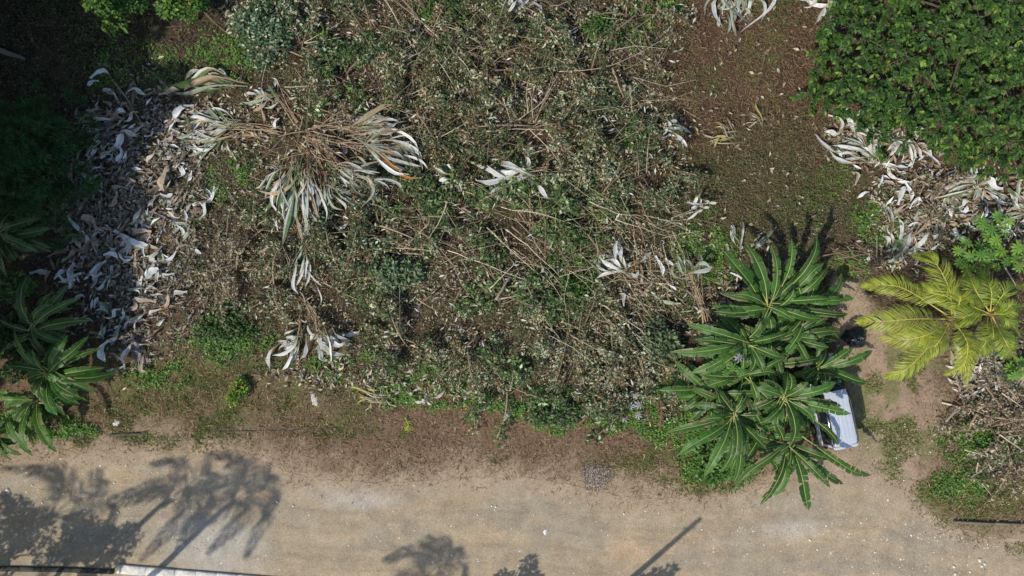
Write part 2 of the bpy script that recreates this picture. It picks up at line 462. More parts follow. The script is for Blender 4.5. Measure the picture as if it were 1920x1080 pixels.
def dens_grass(px, py):
    wx = px + wob(px, py, 30, 50, 113); wy = py + wob(px, py, 30, 50, 115)
    n = fbm(px / 38, py / 38, 311, 4)
    d = roadtop(px) - py
    k = blob(wx, wy, 380, 760, 330, 75, .5) * sstep(.44, .6, n) * .85
    k = np.maximum(k, np.exp(-((wy - 812) / 14) ** 2) * (px > 60) * (px < 760) * .9 * sstep(.36, .55, n))
    k = np.maximum(k, blob(wx, wy, 1380, 330, 230, 190, .8) * sstep(.3, .7, n) * .4)
    k = np.maximum(k, blob(wx, wy, 1400, 120, 130, 120, .6) * sstep(.55, .68, n) * .6)
    k = np.maximum(k, blob(wx, wy, 1820, 925, 110, 60, .5) * sstep(.35, .6, n) * .8)
    k = np.maximum(k, blob(wx, wy, 1900, 1020, 110, 14, .6) * sstep(.5, .6, n) * .6)
    k = np.maximum(k, blob(wx, wy, 1690, 760, 90, 130, .6) * sstep(.53, .66, n) * .75)
    k = np.maximum(k, blob(wx, wy, 1270, 840, 170, 60, .6) * sstep(.45, .62, n) * .8)
    k = np.maximum(k, blob(wx, wy, 1310, 480, 60, 110, .5) * sstep(.4, .6, n) * .7)
    k = np.maximum(k, blob(wx, wy, 1330, 900, 60, 30, .5) * .7)
    k = np.maximum(k, sstep(45, 110, d) * .10 * sstep(.5, .65, n))
    k = np.maximum(k, blob(wx, wy, 850, 830, 330, 50, .6) * sstep(.62, .72, n) * .5)
    return np.clip(k * (d > -5 - 40 * (px > 1700)), 0, 1)
def grass(n, name, label):
    px, py = sample(dens_grass, n)
    pos = on_ground(px, py, .0)
    d, nr = rand_dirs(n, .7, .5); d[:, 2] = rng.uniform(.0, .6, n)
    c = pick([(3, (.16, .20, .05)), (2, (.11, .18, .045)), (2, (.26, .24, .10)), (1, (.19, .27, .06))], n)
    ol = blob(px, py, 1390, 330, 230, 190, .5)[:, None]; c = c * (1 - ol) + (c * .35 + np.array([.085, .075, .03])) * ol
    V, F, C = leaf_cloud(pos, d, nr, rng.uniform(.08, .24, n), rng.uniform(.016, .04, n), c, .12, .2)
    o = link(name, mesh_np(name, V, F, C), M['leaf']); tag(o, label, 'grass', kind='stuff')
grass(70000, 'grass', 'short green grass and sedge tufts on the verge and clearing')

# bright weeds (broad little leaves)
WEEDS = [(920, 745, 150, 22, 1), (1050, 775, 90, 28, 1), (1170, 770, 130, 34, 1), (740, 740, 60, 18, .6), (1240, 770, 40, 60, .9), (1340, 870, 70, 40, 1),
         (1300, 770, 60, 70, .9), (1580, 500, 40, 24, .6), (880, 700, 120, 30, .5), (700, 690, 60, 30, .4),
         (640, 690, 80, 20, .5), (300, 700, 60, 25, .5), (430, 640, 90, 40, .4), (1320, 470, 60, 70, .5), (860, 20, 80, 40, .5),
         (1230, 20, 60, 40, .5), (1200, 60, 50, 30, .5), (430, 330, 40, 50, .5), (1850, 830, 50, 40, .5), (1785, 830, 30, 50, .35),
         (1800, 905, 60, 40, .3), (1890, 680, 50, 50, .7), (60, 790, 60, 40, .5), (1640, 410, 50, 50, .35), (1480, 400, 80, 60, .12), (700, 520, 60, 60, .3), (110, 805, 70, 20, .6), (1330, 150, 50, 50, .12), (1480, 60, 60, 50, .12), (1450, 250, 90, 40, .10), (1540, 330, 60, 60, .14), (1400, 90, 50, 30, .12), (1350, 330, 60, 50, .16), (1520, 200, 40, 60, .12), (1440, 10, 60, 25, .2), (250, 130, 90, 60, .2), (420, 110, 70, 50, .3)]
def dens_weeds(px, py):
    wx = px + wob(px, py, 22, 30, 123); wy = py + wob(px, py, 22, 30, 125)
    n = fbm(px / 22, py / 22, 321, 3); k = np.zeros(px.shape)
    for cx, cy, rx, ry, s in WEEDS: k = np.maximum(k, s * blob(wx, wy, cx, cy, rx, ry, .5))
    return np.clip(k * sstep(.3, .55, n), 0, 1)
def weeds(n):
    px, py = sample(dens_weeds, n)
    pos = on_ground(px, py, .0); pos[:, 2] += rng.uniform(.02, .3, n) * fbm(px / 15, py / 15, 331, 2) * 1.4
    d, nr = rand_dirs(n, 1, .45); d[:, 2] = rng.normal(.1, .25, n)
    c = pick([(3, (.11, .22, .04)), (2, (.14, .28, .05)), (2, (.07, .14, .035)), (.8, (.24, .32, .07))], n)
    cl = (blob(px, py, 1420, 200, 190, 230, .4) * 1.0)[:, None]; c = c * (1 - cl) + (c * .35 + np.array([.05, .045, .015])) * cl
    sz = 1 - .4 * cl[:, 0]
    V, F, C = leaf_cloud(pos, d, nr, rng.uniform(.07, .16, n) * sz, rng.uniform(.05, .10, n) * sz, c, .2, .1)
    o = link('low_weeds', mesh_np('low_weeds', V, F, C), M['leaf'])
    tag(o, 'bright green low weeds with small leaves along the edge of the cleared ground', 'weeds', kind='stuff')
weeds(60000)

def moss(n):
    def dens(px, py):
        wx = px + wob(px, py, 50, 60, 133); wy = py + wob(px, py, 50, 60, 135)
        k = np.maximum(inpoly(wx, wy, BRUSH) * .8, blob(wx, wy, 430, 430, 130, 180, .5)); k = np.maximum(k, blob(wx, wy, 1400, 380, 200, 110, .6) * .8); k = np.maximum(k, blob(wx, wy, 1410, 170, 150, 200, .6) * .2); k = np.maximum(k, blob(wx, wy, 200, 90, 330, 130, .6) * .8); k = np.maximum(k, blob(wx, wy, 470, 640, 130, 70, .6) * .7)
        k = np.maximum(k, blob(wx, wy, 1840, 830, 90, 90, .6) * .7); k = np.maximum(k, blob(wx, wy, 1560, 440, 120, 50, .6) * .6)
        return np.clip(k * sstep(.28, .62, fbm(px / 34, py / 34, 361, 4)), 0, 1)
    px, py = sample(dens, n); pos = on_ground(px, py, .03); pos[:, 2] += rng.uniform(0, .16, n)
    d, nr = rand_dirs(n, 1, .5); d[:, 2] = rng.normal(0, .3, n); hue = fbm(px / 70, py / 70, 365, 3)[:, None]
    c = pick([(3, (.10, .115, .045)), (2, (.065, .085, .032)), (2, (.17, .15, .08)), (1.3, (.30, .26, .16)), (1, (.12, .16, .05))], n, .3)
    c = c * (1 + (hue - .5) * np.array([[-.5, .5, -.4]]))
    L = rng.uniform(.06, .16, n); V, F, C = leaf_cloud(pos, d, nr, L, L * rng.uniform(.2, .5, n), c, .2, .15)
    o = link('trampled_ground_cover', mesh_np('trampled_ground_cover', V, F, C), M['leaf']); tag(o, 'trampled olive green creepers and chaff between the felled bushes', 'ground cover', kind='stuff')
moss(120000)

# pale crumbs and shrivelled small leaves on the ground
CRUMBS = [(260, 400, 150, 260, 1), (300, 560, 110, 110, .8), (860, 690, 330, 60, .9), (1170, 520, 110, 100, .9), (1240, 600, 70, 120, .8), (1700, 420, 120, 90, .7),
          (1840, 380, 110, 80, .6), (1870, 690, 80, 60, 1), (470, 500, 110, 50, .5), (600, 310, 120, 70, .8), (750, 430, 200, 90, .4), (1000, 330, 240, 130, .35),
          (650, 690, 100, 40, .6), (1340, 540, 60, 80, .8), (1860, 770, 80, 60, .7), (1220, 740, 60, 60, .7), (520, 270, 90, 110, .6), (420, 230, 80, 60, .5), (1600, 270, 60, 50, .6), (1690, 270, 60, 40, .6), (1410, 180, 150, 220, .05), (1420, 380, 150, 80, .06)]
def dens_crumbs(px, py):
    n = fbm(px / 26, py / 26, 341, 3); k = .45 * inpoly(px + wob(px, py, 40, 50, 343), py + wob(px, py, 40, 50, 345), BRUSH)
    for cx, cy, rx, ry, s in CRUMBS: k = np.maximum(k, s * blob(px, py, cx, cy, rx, ry, .6))
    return np.clip(k * sstep(.32, .6, n), 0, 1)
def crumbs(n):
    px, py = sample(dens_crumbs, n)
    pos = on_ground(px, py, .05); pos[:, 2] += rng.uniform(0, .22, n)
    d, nr = rand_dirs(n, 1, .5); d[:, 2] = rng.normal(0, .25, n)
    c = pick([(3, BEIGE), (2, (.22, .165, .11)), (1.5, (.40, .39, .34)), (2, (.15, .105, .07)), (1, PALEU)], n)
    lf = (blob(px, py, 260, 420, 190, 300, .4) > .3)[:, None]
    c = np.where(lf, c * .55 + .45 * np.array([.22, .20, .18]), c)
    L = np.where(inpoly(px, py, BRUSH), rng.uniform(.07, .22, n), rng.uniform(.10, .34, n))
    V, F, C = leaf_cloud(pos, d, nr, L, L * rng.uniform(.25, .5, n), c, .3, .2)
    o = link('shrivelled_leaf_litter', mesh_np('shrivelled_leaf_litter', V, F, C), M['dead'])
    tag(o, 'shrivelled beige and grey leaf litter under the felled plants', 'leaf litter', kind='stuff')
crumbs(34000)

# crushed stone lying on the road
def stones(n):
    def dens(px, py):
        d = py - roadtop(px)
        k = sstep(-10, 40, d) * (.15 + blob(px, py, 190, 960, 260, 110, .6) * .9 + blob(px, py, 1650, 1010, 420, 70, .7) * .8 + .5 * sstep(.55, .7, fbm(px / 60, py / 30, 351, 3)))
        k = np.maximum(k, blob(px, py, 1650, 870, 130, 120, .6) * .25)
        return np.clip(k, 0, 1)
    px, py = sample(dens, n, -100, 2020, 780, 1160)
    p = on_ground(px, py); p[:, 2] = .03
    s = rng.uniform(.012, .026, n) + (rng.random(n) < .09) * rng.uniform(.012, .04, n)
    base = np.array([[1, 0, 0], [-.5, .87, 0], [-.5, -.87, 0], [0, 0, .8]])
    a = rng.uniform(0, 6.28, n); ca, sa = np.cos(a), np.sin(a)
    V = np.empty((n, 4, 3))
    for k in range(4):
        bx, by, bz = base[k]; q = rng.uniform(.7, 1.3, n)
        V[:, k, 0] = p[:, 0] + s * q * (bx * ca - by * sa); V[:, k, 1] = p[:, 1] + s * q * (bx * sa + by * ca); V[:, k, 2] = p[:, 2] + s * bz
    V[:, :3, 2] -= .012
    b = np.arange(n)[:, None] * 4
    F = np.concatenate([b + np.array([[0, 1, 3]]), b + np.array([[1, 2, 3]]), b + np.array([[2, 0, 3]])])
    c = pick([(3, (.44, .40, .34)), (3, (.66, .63, .58)), (2, (.27, .24, .20)), (1, (.16, .14, .12))], n)
    o = link('crushed_stone', mesh_np('crushed_stone', V.reshape(-1, 3), F, np.repeat(c, 4, 0)), M['stone'])
    tag(o, 'pale crushed stone scattered over the dirt road', 'gravel', kind='stuff')
stones(14000)

# ------------------------------------------------------------------ trees
def foliage_blob(centres, radii, nper, L, Wr, pal, up=.8, sp=.6, hollow=.55):
    ps, ds, ns, Ls, cs = [], [], [], [], []
    for (c, r_) in zip(centres, radii):
        n = nper
        v = unit(rng.normal(0, 1, (n, 3))); rr = (hollow + (1 - hollow) * rng.random(n) ** .6)[:, None]
        p = np.asarray(c) + v * rr * np.asarray(r_)
        nr = unit(v * .5 + rng.normal(0, sp, (n, 3)) + np.array([0, 0, up]))
        d = unit(v * .7 + rng.normal(0, .6, (n, 3)) + np.array([0, 0, -.15]))
        ps.append(p); ds.append(d); ns.append(nr); Ls.append(rng.uniform(.7, 1.25, n) * L); cs.append(pick(pal, n, .3))
    p = np.concatenate(ps); l = np.concatenate(Ls)
    return leaf_cloud(p, np.concatenate(ds), np.concatenate(ns), l, l * Wr, np.concatenate(cs), .2, .15)
def tree(name, loc, h, crown_r, label, group, pal, ncl=40, nper=260, L=.34, Wr=.5, seed=0, lay=None):
    rs = np.random.default_rng(seed)
    x, y = loc; z0 = float(hgt(np.array([x]), np.array([y]))[0])
    o = empty(name, (x, y, z0), label, 'tree', group)
    tb = MB(); k = 9
    pts = np.array([[x, y, z0 - .1], [x + .1, y, h * .25], [x - .1, y + .15, h * .55], [x + .1, y + .1, h * .8]])
    q = spline(pts, k); tb.tube(q, np.linspace(.035 * h * .8, .02, k), (.13, .10, .075), 7)
    tr = tb.build('trunk', M['bark'], o, True)
    cs, rr = [], []
    for i in range(ncl):
        a = rs.uniform(0, 6.28); rad = crown_r * rs.random() ** .5 * .85; zz = h * (.55 + .42 * rs.random() * (1 - .5 * (rad / crown_r) ** 2))
        cs.append((x + rad * math.cos(a), y + rad * math.sin(a), zz)); s = rs.uniform(.16, .3) * crown_r
        rr.append((s, s, s * .65))
    for i in range(8):
        c = np.array(cs[i]); b = q[int(rs.integers(3, 7))]
        lb = MB(); m = (b + c) / 2 + np.array([0, 0, .3]); lb.tube(spline([b, m, c], 6), np.linspace(.012 * h, .015, 6), (.13, .10, .075), 5)
        lb.build('limb', M['bark'], o)
    V, F, C = foliage_blob(cs, rr, nper, L, Wr, pal)
    link('crown', mesh_np('crown', V, F, C), M['leaf'], o)
    return o
PALT = [(3, DKG), (2, MIDG), (1, (.10, .16, .045))]
# tall trees standing left of the frame: their crowns throw the shade over the left of the clearing
SHADE = [(-23.5, 14.8, 12, 4.4), (-26.6, 4.0, 13, 4.2), (-26.6, -2.2, 12, 3.3), (-26.3, -5.4, 11.5, 2.2), (-30.5, 9.5, 12, 5.0), (-28.0, 5.0, 11, 4.2), (-31.5, 1.0, 11, 4.5), (-33.0, -4.0, 12, 4.8), (-27.5, 15.0, 9, 4.5), (-20.5, 17.5, 7.5, 3.8), (-36, 5, 13, 5.0), (-33.5, -9.0, 9.5, 4.0)]
for i, (x, y, h, cr) in enumerate(SHADE):
    tree('shade_tree', (x, y), h, cr, 'tall leafy tree beyond the left edge shading the clearing', 'tall trees beyond the left edge', PALT, 46, 300, .42, .5, 40 + i)

# broad tree in the upper right corner
def corner_tree():
    poly = [(1560, -60), (1548, 30), (1528, 95), (1520, 165), (1545, 205), (1590, 222), (1628, 238), (1640, 285), (1672, 262), (1700, 222), (1735, 248), (1760, 292), (1800, 312), (1850, 318),
            (1900, 300), (1960, 330), (2120, 280), (2230, 120), (2200, -120), (2050, -260), (1800, -300), (1640, -230)]
    root = P3(1850, 20, 3.5); o = empty('broad_leaf_tree', (root[0], root[1], 0), 'broad green tree with dense small leaves filling the upper right corner', 'tree')
    tb = MB(); q = spline([(root[0], root[1], -.1), (root[0] + .1, root[1], 1.0), (root[0], root[1] + .1, 2.6)], 8)
    tb.tube(q, np.linspace(.28, .16, 8), (.12, .095, .07), 8); tb.build('trunk', M['bark'], o, True)
    rs = np.random.default_rng(5)
    ncl = 2000; px = rs.uniform(1510, 2240, ncl * 2); py = rs.uniform(-310, 335, ncl * 2)
    wx = px + (fbm(px / 16, py / 16, 401, 4) - .5) * 95; wy = py + (fbm(px / 16, py / 16, 402, 4) - .5) * 95
    k = inpoly(wx, wy, poly); px, py = px[k][:ncl], py[k][:ncl]; ncl = len(px)
    dom = np.clip(1 - ((px - 1870) / 380) ** 2 - ((py - 10) / 340) ** 2, 0, 1) ** .5
    lump = fbm(px / 55, py / 55, 411, 3)
    z = 1.3 + 2.7 * dom + (lump - .5) * 3.4 + rs.normal(0, .12, ncl)
    z = z - (rs.random(ncl) < .3) * rs.uniform(.3, 1.0, ncl)
    z = np.maximum(z, .5)
    kk = (CAM_H - z) / CAM_H / PXM
    c = np.stack([(px - 960) * kk, (540 - py) * kk, z], 1)
    # limbs towards the clusters
    for i in range(14):
        e = c[rs.integers(0, ncl)].copy(); e[2] -= .25; b = q[-1 - int(rs.integers(0, 3))]
        lb = MB(); lb.tube(spline([b, (b + e) / 2 + np.array([0, 0, .25]), e], 8), np.linspace(.10, .018, 8), (.12, .095, .07), 5); lb.build('limb', M['bark'], o)
    tw = MB(); P_, D_, N_, L_, C_ = [], [], [], [], []
    for i in range(ncl):
        a = rs.normal(-.9, 1.0)          # twigs mostly lean out to the lower right
        dv = np.array([math.cos(a), math.sin(a), rs.uniform(-.1, .35)]); ln = rs.uniform(.35, .75)
        n = 26; t = rs.random(n) ** .7
        base = c[i] + t[:, None] * dv * ln
        sg = rs.choice([-1, 1], n); sdv = np.array([-dv[1], dv[0], 0])
        d = unit(dv * .7 + sdv * sg[:, None] * .8 + rs.normal(0, .25, (n, 3)) + np.array([0, 0, -.15]))
        nr = unit(rs.normal(0, .42, (n, 3)) + np.array([0, 0, 1]))
        tip = (t > .8)
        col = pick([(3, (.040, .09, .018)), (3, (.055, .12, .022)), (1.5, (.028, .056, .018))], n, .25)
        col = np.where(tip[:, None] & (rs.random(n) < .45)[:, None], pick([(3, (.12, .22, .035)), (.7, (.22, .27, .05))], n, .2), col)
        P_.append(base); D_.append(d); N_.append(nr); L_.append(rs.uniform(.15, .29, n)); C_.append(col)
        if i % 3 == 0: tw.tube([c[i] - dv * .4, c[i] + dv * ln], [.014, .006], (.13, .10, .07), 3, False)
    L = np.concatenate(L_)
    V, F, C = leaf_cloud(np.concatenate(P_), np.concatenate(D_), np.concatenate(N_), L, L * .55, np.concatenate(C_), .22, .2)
    link('crown', mesh_np('crown', V, F, C), M['leaf'], o)
    tag(tw.build('twigs', M['bark'], o), kind='stuff')
corner_tree()

# dark feathery tree at the left edge, needle tufts
def feather_tree():
    root = P3(-20, 290, 4.5); o = empty('feathery_tree', (root[0], root[1], 0), 'dark feathery needle-leaved tree in shade at the left edge', 'tree')
    tb = MB(); q = spline([(root[0], root[1], -.1), (root[0] + .1, root[1], 2.5), (root[0], root[1], 5.2)], 8)
    tb.tube(q, np.linspace(.2, .04, 8), (.11, .09, .07), 7); tb.build('trunk', M['bark'], o, True)
    rs = np.random.default_rng(8); P_, D_, C_ = [], [], []
    for i in range(420):
        z = rs.uniform(1.2, 5.4); f = (5.6 - z) / 4.4; a = rs.uniform(0, 6.28); rad = (0.4 + 3.2 * f) * rs.random() ** .5
        c = np.array([root[0] + rad * math.cos(a), root[1] + rad * math.sin(a) * 1.15, z - rad * .12])
        n = 46; v = unit(rs.normal(0, 1, (n, 3)) + np.array([math.cos(a) * .5, math.sin(a) * .5, .35]))
        P_.append(np.repeat(c[None], n, 0) + v * .05); D_.append(v); C_.append(pick([(2, (.055, .13, .045)), (1, (.075, .17, .055)), (1, (.04, .09, .035))], n, .2))
        if i % 14 == 0:
            lb = MB(); lb.tube([q[min(7, int(z / 5.4 * 7))], c], [.035, .012], (.11, .09, .07), 4, False); lb.build('limb', M['bark'], o)
    D = np.concatenate(D_); n = len(D); nr = unit(rs.normal(0, .5, (n, 3)) + np.array([0, 0, 1]))
    V, F, C = leaf_cloud(np.concatenate(P_), D, nr, rs.uniform(.28, .45, n), .035, np.concatenate(C_), .1, .12)
    link('crown', mesh_np('crown', V, F, C), M['leaf'], o)
feather_tree()

def shrub(name, px, py, r, h, n, L, pal, label, cat='shrub', group=None, Wr=.55, z0=0.0, mat='leaf', squash=1.0):
    """leafy shrub: several stems from one base, leaf clumps round their ends"""
    x, y = P(px, py, h * .6); zg = float(hgt(np.array([x]), np.array([y]))[0])
    o = empty(name, (x, y, zg), label, cat, group)
    k = 9; cs, rr = [], []
    for i in range(k):
        a = rng.uniform(0, 6.28); q = r * rng.random() ** .5 * .75; z = zg + z0 + h * rng.uniform(.45, .95) * (1 - .35 * (q / r))
        c = np.array([x + q * math.cos(a), y + q * math.sin(a) * squash, z]); cs.append(c); s = r * rng.uniform(.28, .5); rr.append((s, s * squash, min(s, h * .4)))
    sb = MB()
    for c in cs: sb.tube(spline([(x, y, zg - .05), ((x + c[0]) / 2 + rng.normal(0, .05), (y + c[1]) / 2, (zg + c[2]) / 2 + .1), c], 5), np.linspace(.025, .008, 5), (.15, .12, .07), 4, False)
    tag(sb.build('stems', M['bark'], o), kind='stuff')
    V, F, C = foliage_blob(cs, rr, n // k, L, Wr, pal, 1.0, .4, .3)
    V[:, 2] = np.maximum(V[:, 2], zg + .02)
    link('foliage', mesh_np('foliage', V, F, C), M[mat], o)
    return o
GRN = [(3, (.06, .14, .025)), (2, (.085, .18, .03)), (1, (.045, .09, .022))]
shrub('leafy_treetop', 215, 2, 1.3, 3.6, 1500, .22, [(2, BRG), (1, MIDG), (.5, YELG)], 'sunlit bright green treetop at the top edge, leftmost of two', 'tree')
shrub('leafy_treetop', 342, 12, 1.15, 3.0, 1300, .22, [(2, BRG), (1, MIDG), (.5, YELG)], 'sunlit bright green treetop at the top edge, above the green leaf fan', 'tree')
shrub('green_shrub', 1122, 72, 1.0, .9, 1500, .17, GRN, 'rounded green shrub standing alone in the felled brush near the top')
shrub('green_shrub', 1190, 248, .55, .8, 600, .17, GRN, 'narrow upright green shrub between the brush and the brown bare patch', squash=1.9)
shrub('yellow_shrub', 440, 734, .75, .7, 1100, .13, [(2, (.13, .23, .03)), (1.2, (.34, .38, .04)), (1, MIDG)], 'small yellow green bush on the verge left of the white leaf fan')
shrub('broad_leaf_shrub', 745, 520, 1.25, .8, 1100, .25, [(3, (.13, .19, .095)), (2, (.20, .25, .15)), (1, MIDG)], 'pale blue green shrub with broad leaves in the middle of the brush', squash=.9)
shrub('green_shrub', 425, 612, 1.5, .5, 1500, .19, [(2, MIDG), (2, (.11, .18, .06)), (1, DKG)], 'spreading green bush in the litter above the bare verge, left of centre', squash=.7)
shrub('green_shrub', 1085, 535, 1.0, .8, 1300, .18, [(3, (.05, .12, .028)), (1, (.08, .17, .03))], 'dark green leafy shrub left of the white and orange leaf fan')
shrub('green_shrub', 1085, 485, .5, .5, 500, .14, [(3, (.06, .17, .02))], 'small vivid green shrub just above the dark green leafy shrub')
shrub('green_shrub', 1030, 770, 1.5, .7, 1500, .2, [(2, (.10, .15, .06)), (2, (.14, .17, .085)), (1, BRG)], 'tangled green bush at the lower edge of the brush right of the brown nest', squash=.6)
shrub('green_shrub', 830, 15, 1.1, .9, 900, .24, GRN, 'green shrub at the top edge beside the long cut poles')
shrub('blue_green_shrub', 510, 55, 1.7, 1.0, 1700, .2, [(2, (.12, .2, .12)), (2, (.08, .14, .06)), (1, PALEU)], 'blue green leafy bush at the top edge left of the cut poles', squash=1.2)
shrub('green_shrub', 1245, 640, 1.0, 1.0, 1200, .26, [(2, (.08, .13, .06)), (2, (.15, .2, .11)), (1, DKG)], 'green shrub with round leaves against the left side of the right banana clump')
shrub('green_shrub', 1850, 838, .8, .6, 600, .2, [(3, (.08, .19, .03)), (1, (.15, .27, .05)), (1, MIDG)], 'bright green regrowth under the curved branch of the right brush pile')
shrub('green_shrub', 1350, 860, 1.3, 1.1, 1800, .26, [(3, (.075, .17, .03)), (1, (.13, .24, .05)), (1, MIDG)], 'bright green undergrowth between the lower banana plants')
shrub('green_shrub', 25, 540, .9, 2.2, 1000, .2, [(2, (.07, .15, .035)), (1, (.12, .2, .06))], 'yellowish green shrub at the left edge between the dark banana plants')
shrub('green_shrub', 40, 650, 1.8, 1.0, 1800, .24, [(2, DKG), (1, MIDG)], 'dark green undergrowth below the left banana plants')
shrub('green_shrub', 1420, 760, 1.2, 1.2, 1500, .26, [(3, (.075, .16, .03)), (1, (.13, .24, .05)), (1, MIDG)], 'leafy green undergrowth in the middle of the right banana clump')

# ------------------------------------------------------------------ banana plants
def banana_leaf(path, Wd, parent, col, rs, tears=.35, pet=.1, dry=0.0, name='leaf'):
    """path: (n,3) midrib line. blade of torn strips either side, midrib tube as its sub-part"""
    n = 30; path = spline(path, n); T = unit(np.gradient(path, axis=0))
    S = unit(np.cross(T, np.array([0, 0, 1.0]))); N = np.cross(S, T)
    tw = rs.uniform(-.35, .35); ca, sa = math.cos(tw), math.sin(tw); S, N = S * ca + N * sa, N * ca - S * sa
    t = np.linspace(0, 1, n); b = np.clip((t - pet) / (1 - pet), 0, 1)
    wd = Wd * np.clip(b / .2, 0, 1) ** .6 * np.clip((1 - b) / .38, 0, 1) ** .66 * (1 + .05 * np.sin(b * 14 + rs.uniform(0, 6)))
    wd = np.where(b <= 0, 0, wd)
    lat = np.array([0.03, .35, .70, .955, 1.0])
    Vs, Fs, Cs = [], [], []; o = 0
    i0 = int(np.argmax(b > 0)) - 1; i0 = max(i0, 0)
    base = np.array(col)
    for sgn in (-1, 1):
        dih = rs.uniform(.15, .55)          # blade halves lift off the rib
        curl = rs.uniform(.15, .4)
        cuts = [i0]
        while cuts[-1] < n - 1:
            step = 1 + (rs.geometric(.5 if tears > .6 else .3) if rs.random() < tears else rs.integers(4, 9)); cuts.append(min(n - 1, cuts[-1] + int(step)))
        for a, c in zip(cuts[:-1], cuts[1:]):
            k = np.arange(a, c + 1); m = len(k); u = np.linspace(-1, 1, m)
            gap = rs.uniform(.0, .16) * (tears + .3); dz = rs.normal(0, .05 + .06 * tears) * Wd; sh = rs.uniform(0, .06) * Wd
            wk = wd[k] * rs.uniform(.86, 1.04)
            step_len = np.linalg.norm(path[1] - path[0])
            Vv = np.empty((m, 5, 3)); notch = rs.uniform(.78, 1.03, m)
            for j, l in enumerate(lat):
                l = l if j < 3 else l * notch
                pull = -u * gap * l * step_len * m * .5
                Vv[:, j] = path[k] + sgn * S[k] * (wk * l)[:, None] + N[k] * ((wk * (dih * l - curl * l * l) + dz * l + .03 * Wd * np.sin(k * 1.3 + sgn) * l))[:, None] + T[k] * (pull + l * sh + .10 * wk * l)[:, None]
            i = np.arange(m - 1)[:, None] * 5; j = np.arange(4)[None]
            f = np.stack([i + j, i + j + 1, i + 5 + j + 1, i + 5 + j], -1).reshape(-1, 4)
            if sgn > 0: f = f[:, ::-1]
            cc = np.repeat(base[None] * rs.uniform(.9, 1.12), m * 5, 0).reshape(m, 5, 3)
            cc *= (1 + .10 * ((k % 2) * 2 - 1) * rs.uniform(.2, 1))[:, None, None]      # lateral veins
            e = rs.random()
            edge = np.array([.33, .30, .17]) if e < .55 + dry else base * 1.25
            cc[:, 4] = edge; cc[:, 3] = cc[:, 3] * .7 + edge * .3 * (e < .4 + dry) + cc[:, 3] * .3 * (e >= .4 + dry)
            if rs.random() < dry: cc[:, 2:] = cc[:, 2:] * .3 + np.array([.30, .24, .15]) * .7
            Vs.append(Vv.reshape(-1, 3)); Fs.append(f + o); Cs.append(cc.reshape(-1, 3)); o += m * 5
    me = mesh_np(name, np.concatenate(Vs), np.concatenate(Fs), np.concatenate(Cs), smooth=True)
    lf = link(name, me, M['blade'], parent)
    rb = MB(); rad = np.interp(t, [0, .15, 1], [.04, .022, .005]) * (.6 + .4 * min(1.2, Wd / .35))
    rb.tube(path + N * .010, rad, np.array([.36, .40, .13]) * (1 - dry) + dry * np.array([.3, .25, .14]), 5)
    me2 = rb.mesh('midrib', True); me2.materials.append(M['midrib'])
    mo = bpy.data.objects.new('midrib', me2); COL.objects.link(mo); mo.parent = lf
    return lf
def banana(px, py, zc, tips, label, seed, Wd=.215, col=(.045, .115, .02), group='banana plants', stems=1, tears=.4, lower=7):
    """tips: (px, py[, z tip, base px, base py, dry]) of each leaf"""
    rs = np.random.default_rng(seed); c = P3(px, py, zc)
    o = empty('banana_plant', (c[0], c[1], 0), label, 'banana plant', group)
    sb = MB(); zz = np.linspace(-.05, zc, 7)
    sb.tube(np.stack([c[0] + 0 * zz, c[1] + 0 * zz, zz], 1), np.linspace(.17, .09, 7), (.13, .15, .06), 9)
    for k in range(stems - 1):
        a = rs.uniform(0, 6.28); sb.tube(np.stack([c[0] + math.cos(a) * .4 + 0 * zz, c[1] + math.sin(a) * .4 + 0 * zz, zz * .7], 1), np.linspace(.12, .06, 7), (.14, .14, .07), 8)
    sb.build('stem', M['bark'], o, True)
    lens = [math.hypot(q[0] - px, q[1] - py) for q in tips]
    extra = []
    for k in range(8):      # older, lower leaves
        a = rs.uniform(0, 6.283); l = np.mean(lens) * rs.uniform(.65, 1.0)
        extra.append((px + l * math.cos(a) * .9 - (px - 960) * .02, py + l * math.sin(a) * .9 - (py - 540) * .02, zc * rs.uniform(.45, .8)))
    for k in range(int(len(tips) * .55)):     # companions of the traced leaves, a little lower
        q = tips[int(rs.integers(len(tips)))]; f = rs.uniform(.72, 1.0); a = rs.normal(0, .22); dx, dy = q[0] - px, q[1] - py
        extra.append((px + f * (dx * math.cos(a) - dy * math.sin(a)), py + f * (dx * math.sin(a) + dy * math.cos(a)), zc * rs.uniform(.6, .95)))
    extra = [q for q in extra[8 - lower:] if not (1522 < q[0] < 1640 and 715 < q[1] < 870) and not q[0] > 1600]
    for q in extra + list(tips):
        tx, ty = q[0], q[1]; zt = q[2] if len(q) > 2 and q[2] is not None else zc + rs.uniform(-.25, .45)
        b = P3(q[3], q[4], zc - .15) if len(q) > 4 and q[3] else c + np.array([rs.normal(0, .10), rs.normal(0, .10), rs.uniform(-.45, .15)])
        dry = q[5] if len(q) > 5 else (.25 if rs.random() < .15 else .03)
        e = P3(tx, ty, zt); ln = np.linalg.norm(e - b)
        side = np.array([-(e - b)[1], (e - b)[0], 0]) * rs.normal(0, .045)
        m1 = b * .62 + e * .38 + np.array([0, 0, .20 * ln]) + side * .8
        m2 = b * .28 + e * .72 + np.array([0, 0, .16 * ln]) + side
        lk = rs.uniform(.75, 1.35)
        banana_leaf([b, m1, m2, e], Wd * 1.16 * (.6 + .4 * min(1.15, ln / 2.6)) * rs.uniform(.75, 1.15), o, np.array(col) * lk * np.array([rs.uniform(.9, 1.15), 1, 1]), rs, min(.95, tears * rs.uniform(.4, 1.9)), rs.uniform(.07, .14), dry)
    return o
